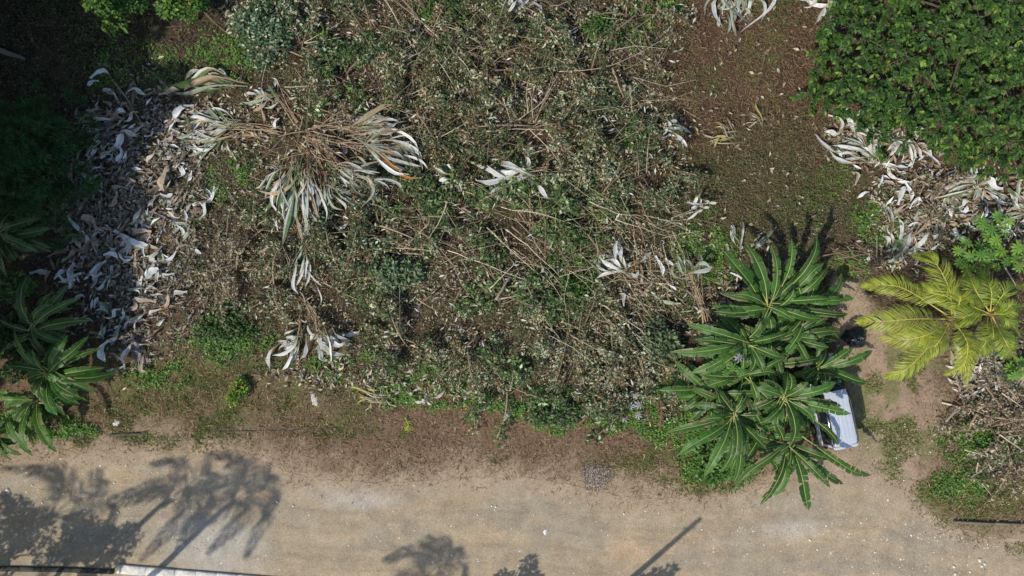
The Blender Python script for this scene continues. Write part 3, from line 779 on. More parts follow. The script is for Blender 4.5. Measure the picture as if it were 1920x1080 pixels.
banana(1441, 574, 2.0, [(1357, 471, 2.9), (1397, 454, 3.0), (1445, 459, 2.9, None, None, .4), (1484, 447, 3.0, 1462, 545), (1532, 442, 3.0, 1470, 548), (1545, 494, 2.6, 1485, 550, .2), (1552, 502, 1.9, 1490, 560),
      (1488, 543, 3.0, 1456, 578), (1559, 560, 2.5, 1470, 565), (1581, 565, 2.0, 1500, 570), (1590, 589, 1.9, 1480, 578, .3), (1542, 597, 2.3), (1490, 602, 2.5), (1338, 584, 2.3), (1376, 552, 2.7), (1350, 550, 2.0, None, None, .8), (1334, 572, 1.9), (1392, 470, 2.2, None, None, .4)],
      'tallest banana plant of the right clump, long leaves pointing up the picture', 1)
banana(1402, 642, 2.0, [(1389, 616, 2.9), (1427, 603, 2.8), (1366, 662, 2.7), (1301, 637, 2.4), (1287, 607, 2.1), (1259, 659, 2.2), (1337, 602, 1.9), (1480, 622, 2.4), (1472, 670, 2.4), (1433, 700, 2.4),
      (1293, 700, 2.1), (1315, 702, 2.0), (1446, 617, 2.0), (1404, 700, 1.9), (1350, 690, 1.8)],
      'banana plant on the left of the right clump with leaves reaching over the brush', 2)
banana(1487, 630, 1.7, [(1534, 636, 2.3), (1554, 651, 2.1), (1577, 623, 1.7), (1558, 590, 1.7), (1534, 600, 2.0), (1478, 664, 2.2), (1520, 680, 1.8), (1450, 650, 1.8), (1508, 598, 1.8)],
      'shaded banana plant facing the black bag in the right clump', 3, col=(.04, .095, .02))
banana(1470, 747, 2.3, [(1515, 716, 3.2), (1568, 717, 2.9), (1596, 776, 2.8), (1578, 762, 2.2), (1526, 794, 2.5), (1481, 836, 2.7), (1430, 792, 2.7), (1417, 727, 2.9), (1571, 834, 1.9, 1525, 785), (1432, 712, 2.6), (1480, 700, 3.0), (1457, 812, 2.0)],
      'banana plant in the middle of the right clump with leaves over the van roof', 4, .235)
banana(1535, 690, 1.6, [(1601, 651, 2.4), (1636, 657, 2.4), (1627, 718, 2.4), (1590, 690, 2.0), (1570, 670, 2.0), (1505, 710, 2.0), (1555, 715, 2.1), (1598, 702, 2.2), (1545, 730, 2.1)],
      'banana plant just above the van with leaves reaching to the drive', 5)
banana(1374, 776, 2.1, [(1250, 811, 2.1), (1269, 855, 2.2), (1320, 894, 2.2), (1372, 868, 2.7), (1376, 907, 1.7), (1400, 862, 1.9), (1437, 842, 2.5), (1315, 785, 2.7), (1337, 770, 2.7), (1392, 742, 2.4), (1345, 735, 2.2), (1300, 728, 1.9, 1350, 750, .4), (1330, 860, 1.7)],
      'lower left banana plant of the right clump overhanging the brown verge', 6)
banana(1481, 830, 2.0, [(1425, 948, 2.1, None, None, .1), (1515, 957, 2.1), (1556, 912, 2.3), (1582, 907, 1.9, None, None, .35), (1633, 892, 2.0, 1500, 815, .15), (1376, 916, 2.2, None, None, .25), (1477, 872, 2.4), (1516, 884, 1.7), (1560, 860, 2.4), (1420, 855, 2.2), (1455, 795, 2.7)],
      'lowest banana plant of the right clump with torn leaves over the dirt road', 7, .21, tears=.9)
for k, (a, b_, zc, lab) in enumerate([(1395, 705, 1.7, 'low banana plant filling the left middle of the right clump'), (1440, 690, 1.6, 'low banana plant in the centre of the right clump'), (1335, 735, 1.4, 'low banana plant at the left foot of the right clump'),
                              (1428, 812, 1.5, 'low banana plant between the two lowest plants of the right clump'), (1492, 775, 1.4, 'low banana plant between the middle plant and the van'), (1510, 585, 1.5, 'low banana plant at the upper right of the right clump'), (1440, 640, 1.5, 'low banana plant below the tallest banana plant')]):
    rs_ = np.random.default_rng(900 + k); tp = []
    for q in range(10):
        an = q * .628 + rs_.normal(0, .2); l = rs_.uniform(62, 105); l *= .55 if a > 1480 and b_ > 700 and math.cos(an) > .2 else 1; tp.append((a + l * math.cos(an), b_ + l * math.sin(an), zc + rs_.uniform(-.3, .5)))
    banana(a, b_, zc, tp, lab, 920 + k, .2, lower=3)
LB = 'left banana plants'
banana(88, 698, 2.0, [(127, 628, 2.8), (166, 630, 2.4), (197, 689, 2.3), (192, 652, 1.9), (220, 698, 1.6), (149, 744, 2.4), (181, 736, 1.9), (107, 779, 2.3), (150, 758, 1.9), (122, 779, 1.8), (65, 740, 2.6), (9, 690, 2.3), (26, 621, 2.3), (60, 655, 2.7), (155, 688, 2.0), (112, 712, 2.6)],
      'bright banana plant on the left, nearest the silvery leaf heap', 8, .22, group=LB, col=(.045, .12, .02))
banana(63, 749, 1.9, [(12, 774, 2.6), (-6, 748, 2.3), (106, 848, 2.1), (52, 843, 2.2), (61, 855, 1.9, 10, 770), (-4, 735, 2.1), (30, 800, 2.0), (20, 815, 1.7)],
      'banana plant at the lower left with narrow leaves hanging towards the road', 9, .21, group=LB, col=(.055, .135, .02))
banana(-22, 815, 1.9, [(40, 853, 2.0), (20, 863, 1.8), (5, 872, 1.7), (10, 790, 2.4), (-60, 860, 2.0), (-50, 770, 2.2)],
      'banana plant cut by the left edge just above the road', 10, .2, group=LB)
banana(62, 614, 1.9, [(50, 520, 2.6), (130, 531, 2.4), (153, 556, 2.4), (172, 600, 2.2), (0, 600, 2.2), (8, 655, 2.2), (100, 570, 2.7), (30, 560, 2.3), (120, 640, 1.8)],
      'dark banana plant with upright leaves beside the silvery leaf heap', 11, .2, group=LB, col=(.05, .105, .028))
banana(0, 440, 1.9, [(77, 409, 2.4), (96, 428, 2.3), (73, 473, 2.3), (96, 472, 2.0), (12, 519, 2.0), (29, 489, 2.2), (52, 415, 2.6), (35, 385, 2.2), (-60, 420, 2.2), (-50, 480, 2.2), (45, 455, 2.5)],
      'deeply shaded banana plant at the left edge below the feathery tree', 12, .22, group=LB, col=(.045, .095, .03))

# ------------------------------------------------------------------ coconut palms
def frond(path, parent, rs, LL=.75, n=58, col=((.24, .27, .045), (.13, .18, .035)), hang=.7, name='frond', rib=(.5, .45, .10), mat='frond'):
    m = 26; path = spline(path, m); T = unit(np.gradient(path, axis=0))
    S = unit(np.cross(T, np.array([0, 0, 1.0]))); N = np.cross(S, T)
    t = np.sort(rs.uniform(.14, 1.0, n)); ii = np.clip(t * (m - 1), 0, m - 1.001); i = ii.astype(int); f = (ii - i)[:, None]
    base = path[i] * (1 - f) + path[i + 1] * f; Vs, Fs, Cs = [], [], []; o = 0
    prof = LL * np.clip((t - .05) / .28, .3, 1) ** .6 * np.clip((1.04 - t) / .7, .1, 1) ** .75
    for sgn in (-1, 1):
        sweep = .6 + .9 * t
        d = unit(sgn * S[i] * 1.0 + T[i] * sweep[:, None] + N[i] * rs.uniform(-.05, .5, n)[:, None] + rs.normal(0, .10, (n, 3)))
        ln = prof * rs.uniform(.85, 1.1, n); wd = .020 + .010 * rs.random(n)
        wv = unit(np.cross(d, N[i])) * wd[:, None] * .5
        p0 = base; p1 = base + d * (ln * .45)[:, None]; p2 = base + d * (ln * .8)[:, None] - np.array([0, 0, 1.0]) * (ln * hang * .35)[:, None]
        p3 = base + d * (ln)[:, None] - np.array([0, 0, 1.0]) * (ln * hang * .8 * rs.uniform(.6, 1.3, n))[:, None]
        V = np.stack([p0 - wv * .5, p0 + wv * .5, p1 - wv, p1 + wv, p2 - wv * .8, p2 + wv * .8, p3], 1)
        b = np.arange(n)[:, None] * 7 + o
        Fs.append(np.concatenate([b + np.array([[0, 1, 3, 2]]), b + np.array([[2, 3, 5, 4]])])); Vs.append(V.reshape(-1, 3))
        Fs.append(np.concatenate([b + np.array([[4, 5, 6, 6]])]))
        mixv = rs.random((n, 1)); c = np.array(col[0]) * mixv + np.array(col[1]) * (1 - mixv)
        c = np.repeat(c[:, None], 7, 1) * rs.uniform(.75, 1.2, (n, 1, 1)); dry = (rs.random(n) < .06)
        c[dry, 4:] = np.array([.30, .22, .10]); Cs.append(c.reshape(-1, 3)); o += n * 7
    q4 = [f_ for f_ in Fs if f_[0][2] != f_[0][3]]; q3 = [f_[:, :3] for f_ in Fs if f_[0][2] == f_[0][3]]
    me = mesh_np(name, np.concatenate(Vs), [np.concatenate(q4), np.concatenate(q3)], np.concatenate(Cs))
    fo = link(name, me, M[mat], parent)
    rb = MB(); rb.tube(path, np.interp(np.linspace(0, 1, m), [0, .15, 1], [.045, .024, .005]), rib, 5)
    me2 = rb.mesh('rachis', True); me2.materials.append(M['midrib']); ro = bpy.data.objects.new('rachis', me2); COL.objects.link(ro); ro.parent = fo
    return fo
def palm(px, py, zc, fr, label, seed, group=None, LL=.92, col=((.46, .46, .06), (.20, .29, .045)), trunk=(.16, .10), n=115):
    rs = np.random.default_rng(seed); c = P3(px, py, zc)
    o = empty('coconut_palm', (c[0], c[1], 0), label, 'palm tree', group)
    tb = MB(); z = np.linspace(-.05, zc - .2, 16); rr = np.linspace(trunk[0], trunk[1], 16) * (1 + .06 * (np.arange(16) % 2))
    tb.tube(np.stack([c[0] + .12 * np.sin(z * .6), c[1] + 0 * z, z], 1), rr, (.17, .13, .09), 9); tb.build('trunk', M['bark'], o, True)
    hb = MB(); hb.tube([c + (0, 0, -.35), c + (0, 0, -.1), c + (0, 0, .2)], [.12, .17, .06], (.16, .11, .06), 8); hb.build('crownshaft', M['bark'], o, True)
    for pts in fr:
        k = len(pts); zs = [zc + 0] + [zc + v for v in ([.75, .8, .35] if k == 4 else [.7, .25] if k == 3 else [.2])]
        # pts[0] is the base; heights arch up then fall towards the tip
        pts = [pts[0]] + [(a + (a - pts[0][0]) * .07, b + (b - pts[0][1]) * .07) for a, b in pts[1:]]
        zs = np.interp(np.linspace(0, 1, k), [0, .35, .7, 1], [zc, zc + .75, zc + .55, zc - .35])
        path = [P3(a, b, zz) for (a, b), zz in zip(pts, zs)]
        frond(path, o, rs, LL * rs.uniform(.85, 1.1), n=n, col=col)
    return o
palm(1783, 598, 2.7, [[(1785, 590), (1781, 548), (1755, 499), (1719, 484)], [(1775, 590), (1704, 546), (1665, 538), (1627, 539)], [(1790, 590), (1782, 562), (1750, 552), (1712, 538)], [(1775, 598), (1720, 598), (1665, 602), (1619, 602)],
     [(1778, 603), (1750, 622), (1710, 634), (1658, 632)], [(1780, 605), (1735, 657), (1700, 690), (1667, 702)], [(1780, 604), (1760, 640), (1724, 678)], [(1790, 605), (1812, 640), (1806, 678), (1774, 698)], [(1792, 604), (1815, 650), (1812, 714)],
     [(1790, 592), (1800, 560), (1792, 530)]],
     'yellow green coconut palm above the dirt drive, the left of the two palms', 21, 'young coconut palms')
palm(1857, 589, 2.6, [[(1857, 589), (1885, 592), (1908, 625)], [(1857, 589), (1890, 580), (1925, 572)], [(1857, 585), (1858, 545), (1838, 508)], [(1855, 588), (1825, 575), (1808, 566)], [(1860, 592), (1885, 640), (1905, 672)], [(1852, 595), (1848, 640), (1816, 662)],
     [(1850, 589), (1815, 592), (1790, 610)], [(1860, 584), (1885, 550), (1925, 535)], [(1855, 584), (1830, 545), (1812, 500)], [(1858, 595), (1862, 630), (1850, 665)]],
     'coconut palm at the right edge, the right of the two palms', 22, 'young coconut palms', .85, ((.36, .40, .055), (.16, .25, .04)))
# palms, shrubs and a pole beyond the lower edge whose shadows lie on the road
def shadow_palm(spx, spy, h, seed, nf=11, fl=2.2):
    s = P(spx, spy); c = s - SHD * h / math.tan(SUN_EL); px = 960 + c[0] * PXM * CAM_H / (CAM_H - h); py = 540 - c[1] * PXM * CAM_H / (CAM_H - h)
    rs = np.random.default_rng(seed); k = PXM * CAM_H / (CAM_H - h); fr = []
    for i in range(nf):
        a = i * 6.283 / nf + rs.normal(0, .18); l = fl * rs.uniform(.8, 1.1)
        fr.append([(px, py), (px + l * .5 * k * math.cos(a), py + l * .5 * k * math.sin(a)), (px + l * k * math.cos(a + .2), py + l * k * math.sin(a + .2))])
    return palm(px, py, h, fr, 'tall coconut palm beyond the lower edge whose shadow lies on the road', seed, 'tall palms beyond the lower edge', 1.0, trunk=(.17, .11))
shadow_palm(435, 945, 9.0, 31, 8, 2.5); shadow_palm(315, 940, 8.0, 32, 7, 2.2); shadow_palm(100, 965, 8.5, 33, 7, 3.2); shadow_palm(800, 1085, 7.5, 34, 7, 1.9)
for k, (sx, sy, h, cr) in enumerate([(185, 1010, 6.5, 1.7), (20, 1010, 6.5, 2.2), (980, 1085, 5.0, 1.1), (1235, 1095, 5.0, .9)]):
    c = P(sx, sy) - SHD * h * .78 / math.tan(SUN_EL)
    tree('roadside_tree', (c[0], c[1]), h, cr, 'small tree beyond the lower edge whose shadow lies on the road', 'small trees beyond the lower edge', PALT, 22, 75 if k < 2 else 45, .3, .5, 60 + k)

# ------------------------------------------------------------------ young trees with palmate leaves
def palmate_leaf(r, rs, col, lobes=9, droop=.25):
    """leaf of long lobes round one point, local coordinates"""
    V = [(0, 0, 0)]; F = []; C = [np.array(col) * 1.15]
    for k in range(lobes):
        a = 2 * math.pi * (k + .5) / lobes + rs.normal(0, .06); l = r * rs.uniform(.82, 1.1); w = .30
        def pt(rad, da, z): return (rad * math.cos(a + da), rad * math.sin(a + da), z)
        b = len(V)
        V += [pt(l * .45, -w * .85, -.02 * r), pt(l * .75, -w * .72, -droop * r * .35), pt(l, 0, -droop * r), pt(l * .75, w * .72, -droop * r * .35), pt(l * .45, w * .85, -.02 * r), pt(l * .6, 0, .07 * r)]
        F += [(0, b, b + 5), (b, b + 1, b + 5), (b + 1, b + 2, b + 5), (b + 2, b + 3, b + 5), (b + 3, b + 4, b + 5), (b + 4, 0, b + 5)]
        cc = np.array(col) * rs.uniform(.9, 1.1); C += [cc] * 5 + [cc * 1.25]
    return mesh_np('leaf', np.array(V), np.array(F), np.array(C))
PM = [palmate_leaf(.36, np.random.default_rng(70 + k), (.085 + .02 * k, .21 + .02 * k, .035), 9 + k % 2) for k in range(4)]
for m in PM: m.materials.append(M['leaf'])
GM = [palmate_leaf(.34, np.random.default_rng(80 + k), (.34, .34, .35), 8, .5) for k in range(3)]
for m in GM: m.materials.append(M['dead'])
def palmate_sapling(leaves, label, seed, z=2.0, meshes=PM, scale=1.0, name='palmate_sapling', cat_='sapling', group='saplings with palmate leaves', flat=False):
    rs = np.random.default_rng(seed); L = [P3(a, b, z + rs.uniform(-.4, .5) * (0 if flat else 1)) for a, b in leaves]
    c = np.mean(L, 0); o = empty(name, (c[0], c[1], 0), label, cat_, group)
    sb = MB(); sb.tube([(c[0], c[1], -.05), (c[0], c[1], z * .75)], [.045, .03], (.2, .19, .12), 6)
    for l in L: sb.tube(spline([(c[0], c[1], z * .6), (c + l) / 2 + (0, 0, .12 if not flat else .02), l], 5), [.022, .016, .012, .010, .008], (.20, .24, .09), 4, False)
    sb.build('stem', M['bark'], o)
    for l in L:
        me = meshes[int(rs.integers(len(meshes)))]; f = bpy.data.objects.new('leaf', me); COL.objects.link(f); f.parent = o
        f.location = Vector(l - np.array([c[0], c[1], 0])); s = scale * rs.uniform(.8, 1.15); f.scale = (s, s, s); f.rotation_euler = (rs.normal(0, .2), rs.normal(0, .2), rs.uniform(0, 6.28))
    return o
palmate_sapling([(1872, 406), (1845, 420), (1860, 430), (1885, 432), (1838, 415), (1868, 450), (1855, 442), (1893, 415)], 'bright green palmate sapling, uppermost one beside the right edge', 91)
palmate_sapling([(1797, 470), (1812, 455), (1800, 492), (1820, 480), (1828, 500), (1840, 478), (1850, 495), (1838, 462), (1815, 505), (1857, 460), (1862, 478), (1878, 470), (1870, 500), (1890, 490), (1846, 512)], 'bright green palmate sapling just above the two coconut palms', 92)
palmate_sapling([(1910, 465), (1925, 480), (1905, 485), (1930, 455), (1912, 500)], 'bright green palmate sapling cut by the right edge', 93)
palmate_sapling([(1895, 690), (1905, 705), (1920, 698), (1915, 680), (1890, 712)], 'green palmate sapling below the palms beside the pale dry litter', 94, 1.2)
palmate_sapling([(1890, 588), (1900, 575), (1885, 605), (1905, 600), (1880, 570)], 'darker palmate sapling showing between the right palm fronds', 95, 1.1)
palmate_sapling([(1138, 720), (1150, 775), (1182, 762), (1196, 778), (1148, 755), (1172, 785), (1190, 740), (1200, 760)], 'cut sapling with grey wilted palmate leaves at the lower brush edge', 96, .45, GM, .85, 'wilted_sapling', 'wilted sapling', None, True)
palmate_sapling([(1375, 690), (1386, 670), (1362, 700), (1392, 695)], 'pale palmate sapling standing inside the right banana clump', 97, 2.6, GM[:1] + PM[:1], .8)

# ------------------------------------------------------------------ felled leafy bushes
P_GREY = [(3.4, GREYG), (1.7, PALEU), (.8, BEIGE), (2.8, DKG), (1, BROWN), (.4, OCHRE)]
P_OLIVE = [(3.4, (.14, .16, .07)), (1.4, (.27, .27, .15)), (1, BEIGE), (2.8, DKG), (1.2, BROWN), (.6, OCHRE), (.7, PALEU)]
P_GREEN = [(3, (.10, .175, .05)), (2, (.17, .24, .085)), (.8, PALEU), (1.5, DKG)]
P_PALE = [(2.6, PALEU), (1.8, BEIGE), (2.2, (.18, .20, .11)), (1.6, GREYG), (1.2, DKG), (1, BROWN), (.8, OCHRE)]
def felled_bush(px, py, rad, label, pal, seed, nb=8, leaves=3200, ang=None, lsc=1.0, L=(.09, .22), stemc=(.24, .18, .12)):
    rs = np.random.default_rng(seed); x, y = P(px, py, .3); zg = float(hgt(np.array([x]), np.array([y]))[0])
    o = empty('felled_bush', (x, y, zg), label, 'felled bush', 'felled leafy bushes')
    a0, a1 = ang if ang else (0, 360); tw = MB(); ps = []; ti = []; t0 = 0
    for b in range(nb):
        a = R(a0 + (a1 - a0) * rs.random()); ln = rad * rs.uniform(.5, 1.25); ox, oy = rs.normal(0, .16 * rad, 2)
        dv = np.array([math.cos(a), math.sin(a)]); bend = rs.normal(0, .18)
        t = np.linspace(0, 1, 7); off = np.stack([-dv[1] * bend * ln * t ** 2, dv[0] * bend * ln * t ** 2], 1)
        xy = np.array([x + ox * .6, y + oy * .6]) + dv * (t * ln)[:, None] + off
        hz = hgt(xy[:, 0], xy[:, 1]) + .12 + rs.uniform(.3, 1.15) * np.sin(t * 2.6 + .15)
        path = np.stack([xy[:, 0], xy[:, 1], hz], 1)
        sb = MB(); sb.tube(path, np.linspace(.036, .009, 7) * rs.uniform(.7, 1.3), np.array(stemc) * rs.uniform(.7, 1.7), 5); sb.build('branch', M['bark'], o)
        nt_ = int(16 + 10 * ln / rad)
        tt_ = rs.uniform(.18, 1, nt_); bp = np.stack([np.interp(tt_, t, path[:, k]) for k in range(3)], 1)
        sg = rs.choice([-1, 1], nt_); sl_ = rs.uniform(.2, .75, nt_) * (1.15 - .5 * tt_) * rad * .30
        sd = dv * rs.uniform(.3, 1.0, nt_)[:, None] + np.stack([-dv[1] * sg, dv[0] * sg], 1) * rs.uniform(.4, 1, nt_)[:, None]
        ep = bp + np.concatenate([unit(sd) * sl_[:, None], rs.uniform(-.15, .28, (nt_, 1))], 1)
        for q in range(nt_): tw.tube([bp[q], ep[q]], [.009, .004], np.array(stemc) * .8, 3, False)
        u = rs.uniform(.15, 1.1, (nt_, leaves // (nb * nt_) + 1, 1))
        pts = (bp[:, None] * (1 - u) + ep[:, None] * u).reshape(-1, 3); tk = np.repeat(np.arange(nt_) + t0, u.shape[1]); kp = rs.random(len(tk)) < np.repeat(rs.uniform(.1, 1.25, nt_) ** 1.3, u.shape[1]); t0 += nt_
        ps.append((pts + rs.normal(0, .075, pts.shape) * (1, 1, .8))[kp]); ti.append(tk[kp])
    tag(tw.build('twigs', M['bark'], o), kind='stuff')
    tid = np.concatenate(ti); p = np.concatenate(ps); n = len(p); p[:, 2] = np.maximum(p[:, 2], hgt(p[:, 0], p[:, 1]) + .03)
    d, nr = rand_dirs(n, .8, .55); d[:, 2] = rs.normal(-.15, .35, n)
    l = (L[0] + (L[1] - L[0]) * rs.random(n) ** 1.4) * lsc
    V, F, C = leaf_cloud(p, d, nr, l, l * rs.uniform(.38, .6, n), np.where((rs.random(n) < .68)[:, None], pick(pal, t0, .15)[tid] * rs.uniform(.7, 1.25, (n, 1)), pick(pal, n, .3)), .25, .15)
    link('foliage', mesh_np('foliage', V, F, C), M['leaf'], o)
    return o
FB = [(990, 243, 4.6, 'felled olive bush with stems radiating from one stump, upper middle', P_OLIVE, 13, 7000, (-40, 230)),
      (800, 52, 4.2, 'felled bush with long bare pale poles near the top edge', P_OLIVE, 10, 5200, (-100, 60)),
      (1105, 140, 3.3, 'felled grey green bush right of the radiating stump', P_GREY, 8, 3600, None),
      (900, 130, 3.0, 'felled dull green bush below the long pale poles', P_OLIVE, 8, 3400, None),
      (1195, 335, 3.0, 'felled bush with dark bare stems right of centre', P_GREY, 9, 3000, (60, 330)),
      (955, 545, 3.8, 'felled bush around the dark hollow in the centre of the brush', P_GREEN, 11, 4300, (-20, 200)),
      (1000, 420, 3.6, 'felled green bush crossed by long straight poles in the centre', P_GREEN, 10, 4600, (-60, 160)),
      (850, 390, 3.0, 'felled pale green bush below the white leaf fan', P_GREEN, 9, 3800, None),
      (720, 430, 3.2, 'felled grey green bush below the long strap leaves', P_GREY, 9, 3600, None),
      (650, 500, 2.8, 'felled bush left of the broad leaved shrub', P_GREY, 8, 2700, None),
      (1060, 620, 3.2, 'felled pale bush below the dark green leafy shrub', P_PALE, 9, 3200, None),
      (890, 650, 3.2, 'felled pale leaved bush in the lower middle of the brush', P_PALE, 9, 3300, (-160, 10)),
      (760, 640, 2.8, 'felled olive bush right of the lower white leaf fan', P_OLIVE, 8, 2300, None),
      (1190, 650, 2.8, 'felled bush with pale leaves left of the right banana clump', P_PALE, 8, 2700, None),
      (640, 140, 2.9, 'felled green bush above the long strap leaves', P_GREEN, 8, 3000, None),
      (570, 95, 2.4, 'felled bush round the split stump at the upper left of the brush', P_GREY, 9, 1900, None),
      (700, 60, 2.8, 'felled grey green bush left of the long pale poles', P_GREY, 8, 3000, None),
      (1000, 30, 2.8, 'felled bush around the white leaves at the top edge', P_GREY, 8, 2900, None),
      (1190, 30, 2.6, 'felled olive bush at the top edge right of the green shrub', P_OLIVE, 8, 2200, None),
      (1100, 300, 3.0, 'felled pale olive bush right of the white leaf fan', P_PALE, 8, 3200, None),
      (1270, 320, 1.9, 'small felled grey bush on the edge of the brown patch', P_GREY, 7, 1400, None),
      (1110, 400, 2.9, 'felled green bush below the dark bare stems', P_GREEN, 9, 3200, None),
      (480, 430, 2.3, 'thin felled bush between the silvery heap and the green leaf fan', P_GREY, 7, 1300, None),
      (520, 530, 2.3, 'thin felled bush right of the pale root tangle', P_PALE, 7, 1300, None),
      (1180, 740, 2.4, 'felled dull green bush around the grey wilted sapling', P_GREY, 8, 2000, None),
      (950, 730, 2.4, 'felled green bush beside the brown nest', P_GREEN, 8, 1700, None),
      (800, 250, 2.6, 'felled olive bush right of the long strap leaves', P_OLIVE, 8, 2400, None),
      (780, 160, 2.4, 'felled olive bush under the pale poles', P_OLIVE, 8, 2200, None),
      (1210, 210, 2.2, 'felled grey bush beside the narrow green shrub', P_GREY, 7, 1700, None),
      (560, 420, 2.0, 'thin felled bush below the green and white leaf fan', P_GREY, 6, 900, None)]
P_DRY = [(3, (.33, .27, .18)), (2, (.20, .15, .10)), (2, (.44, .39, .30)), (1, (.13, .17, .06))]
FB += [(1850, 790, 2.6, 'dry brown felled bush forming the right brush pile', P_DRY, 11, 1500, None),
       (1890, 745, 2.2, 'dry pale felled bush between the brush pile and the palms', P_DRY, 9, 1200, None),
       (1890, 880, 2.0, 'dry twiggy felled bush at the right edge above the kerb', P_DRY, 10, 700, None),
       (1720, 380, 2.2, 'dry felled bush with tan leaves below the corner tree', P_DRY, 8, 900, None),
       (600, 240, 2.4, 'dry reddish felled plant between the strap leaf fans', P_DRY, 10, 900, None),
       (450, 500, 2.2, 'sparse dry felled bush with pale roots left of centre', P_DRY, 10, 900, None)]
for k, (px, py, rad, lab, pal, nb, lv, ang) in enumerate(FB): felled_bush(px, py, rad, lab, pal, 200 + k, nb, int(lv * (.95 if pal is P_GREEN else 1.3)), ang, 1.3 if pal is P_GREEN else .92 + .2 * (k % 3 == 0))

# ------------------------------------------------------------------ felled plants with strap leaves
def strap_leaf(path, Wd, col, rs, back=None, name='leaf', mat='dead', parent=None, wave=.12, pet_w=.2, pc=None):
    n = 11; path = spline(path, n); T = unit(np.gradient(path, axis=0)); S = unit(np.cross(T, np.array([0, 0, 1.0]))); N = np.cross(S, T)
    tw = rs.uniform(-.5, .5) + np.linspace(0, rs.uniform(-1.1, 1.1), n); S2 = S * np.cos(tw)[:, None] + N * np.sin(tw)[:, None]; N2 = np.cross(S2, T)
    t = np.linspace(0, 1, n); wd = Wd * (pet_w + (1 - pet_w) * sstep(.18, .55, t)) * np.clip((1 - t) / .35, 0.02, 1) ** .6 * (1 + wave * np.sin(t * 17 + rs.uniform(0, 6)))
    cup = rs.uniform(.1, .45); V = np.empty((n, 5, 3))
    for j, l in enumerate((-1, -.5, 0, .5, 1)):
        V[:, j] = path + S2 * (wd * l)[:, None] + N2 * (wd * cup * (abs(l) ** 1.5) + .025 * Wd * rs.normal(0, 1, n) * abs(l))[:, None]
    i = np.arange(n - 1)[:, None] * 5; j = np.arange(4)[None]
    F = np.stack([i + j, i + j + 1, i + 5 + j + 1, i + 5 + j], -1).reshape(-1, 4)
    c = np.empty((n, 5, 3)); c[:] = np.array(col); c[:, 2] *= .82; c[-2:] = c[-2:] * .6 + np.array([.22, .16, .10]) * .4
    if back is not None: c[:, 3:] = np.array(back)
    if pc is not None:
        q = (1 - sstep(.2, .5, t))[:, None, None]; c = c * (1 - q) + np.array(pc) * q
    return mesh_np(name, V.reshape(-1, 3), F, c.reshape(-1, 3), smooth=True)
CW = (.64, .63, .59); CS = (.46, .48, .44); CG = (.115, .175, .075); CT = (.36, .27, .18); CO = (.34, .15, .04); CY = (.42, .36, .13); CP = (.30, .33, .24)
def strap_fan(base, tips, label, seed, pal, Wd=.11, stalk=None, z=.35, cat_='felled plant', name='felled_strap_plant', curl=.25):
    rs = np.random.default_rng(seed); b = P3(base[0], base[1], z); zg = float(hgt(b[:1], b[1:2])[0]); lift = .75 * float(inpoly(np.array([base[0]]), np.array([base[1]]), BRUSH)[0]); b[2] = zg + z + lift
    o = empty(name, (b[0], b[1], zg), label, cat_, 'felled plants with strap leaves')
    sb = MB()
    if stalk:
        pts = []
        for (a, c_) in stalk:
            q = P3(a, c_, .15); q[2] = float(hgt(q[:1], q[1:2])[0]) + .13; pts.append(q)
        pts.append(b + np.array([0, 0, 0.0])); sb.tube(spline(pts, 8), np.linspace(.06, .035, 8), (.27, .19, .12), 6)
        for k in range(7):
            jp = [q + np.array([rs.normal(0, .16), rs.normal(0, .16), rs.uniform(-.02, .12) + lift * .5]) for q in pts[:-1]] + [b + (b - pts[0]) * rs.uniform(-.15, .55) * np.array([1, 1, 0]) + np.array([rs.normal(0, .25), rs.normal(0, .25), 0])]
            sk = MB(); sk.tube(spline(jp, 8), np.linspace(.03, .012, 8) * rs.uniform(.7, 1.2), np.array([(.36, .26, .17), (.27, .18, .12), (.40, .33, .20), (.24, .14, .10)][k % 4]), 5); sk.build('stalk', M['bark'], o)
    else: sb.tube([b + (0, 0, -.15), b], [.05, .04], (.26, .19, .12), 6)
    sb.build('stalk', M['bark'], o)
    ww = np.array([p[0] for p in pal], float); ww /= ww.sum()
    more = [(tips[i][0] + rs.normal(0, 15), tips[i][1] + rs.normal(0, 15)) for i in rs.integers(0, len(tips), int(len(tips) * 1.1))]
    for (tx, ty) in list(tips) + more:
        e = P3(tx, ty, .2); e[2] = float(hgt(e[:1], e[1:2])[0]) + rs.uniform(.04, .35) + lift
        e[:2] = b[:2] + (e - b)[:2] * rs.uniform(.6, 1.06)
        bb = b + np.array([rs.normal(0, .16), rs.normal(0, .16), rs.uniform(-.25, .08)]); bb[:2] += (e - b)[:2] * rs.uniform(-.25, .5); lz = rs.random() < .2; e[2] -= lift * .7 * lz; bb[2] -= lift * .7 * lz; ln = np.linalg.norm(e - bb)
        sd = np.array([-(e - bb)[1], (e - bb)[0], 0]) * rs.normal(0, curl * .5)
        m1 = bb * .6 + e * .4 + sd + np.array([0, 0, rs.uniform(.05, .22) * ln ** .5]); e[:2] += np.array([-(e - bb)[1], (e - bb)[0]]) * rs.normal(0, .13); m2 = bb * .22 + e * .78 + sd * .9 + np.array([0, 0, rs.uniform(.0, .16)])
        c = np.array(pal[rs.choice(len(pal), p=ww)][1]) * rs.uniform(.8, 1.15)
        me = strap_leaf([bb, m1, m2, e], Wd * .85 * rs.uniform(.55, 1.3) * (.7 + .3 * min(1.3, ln / 1.8)), c, rs, np.array(CW) * rs.uniform(.7, 1) if rs.random() < .4 else None, pc=[CT, (.30, .24, .13), CG, CP][int(rs.integers(4))])
        link('leaf', me, M['dead'], o)
    return o
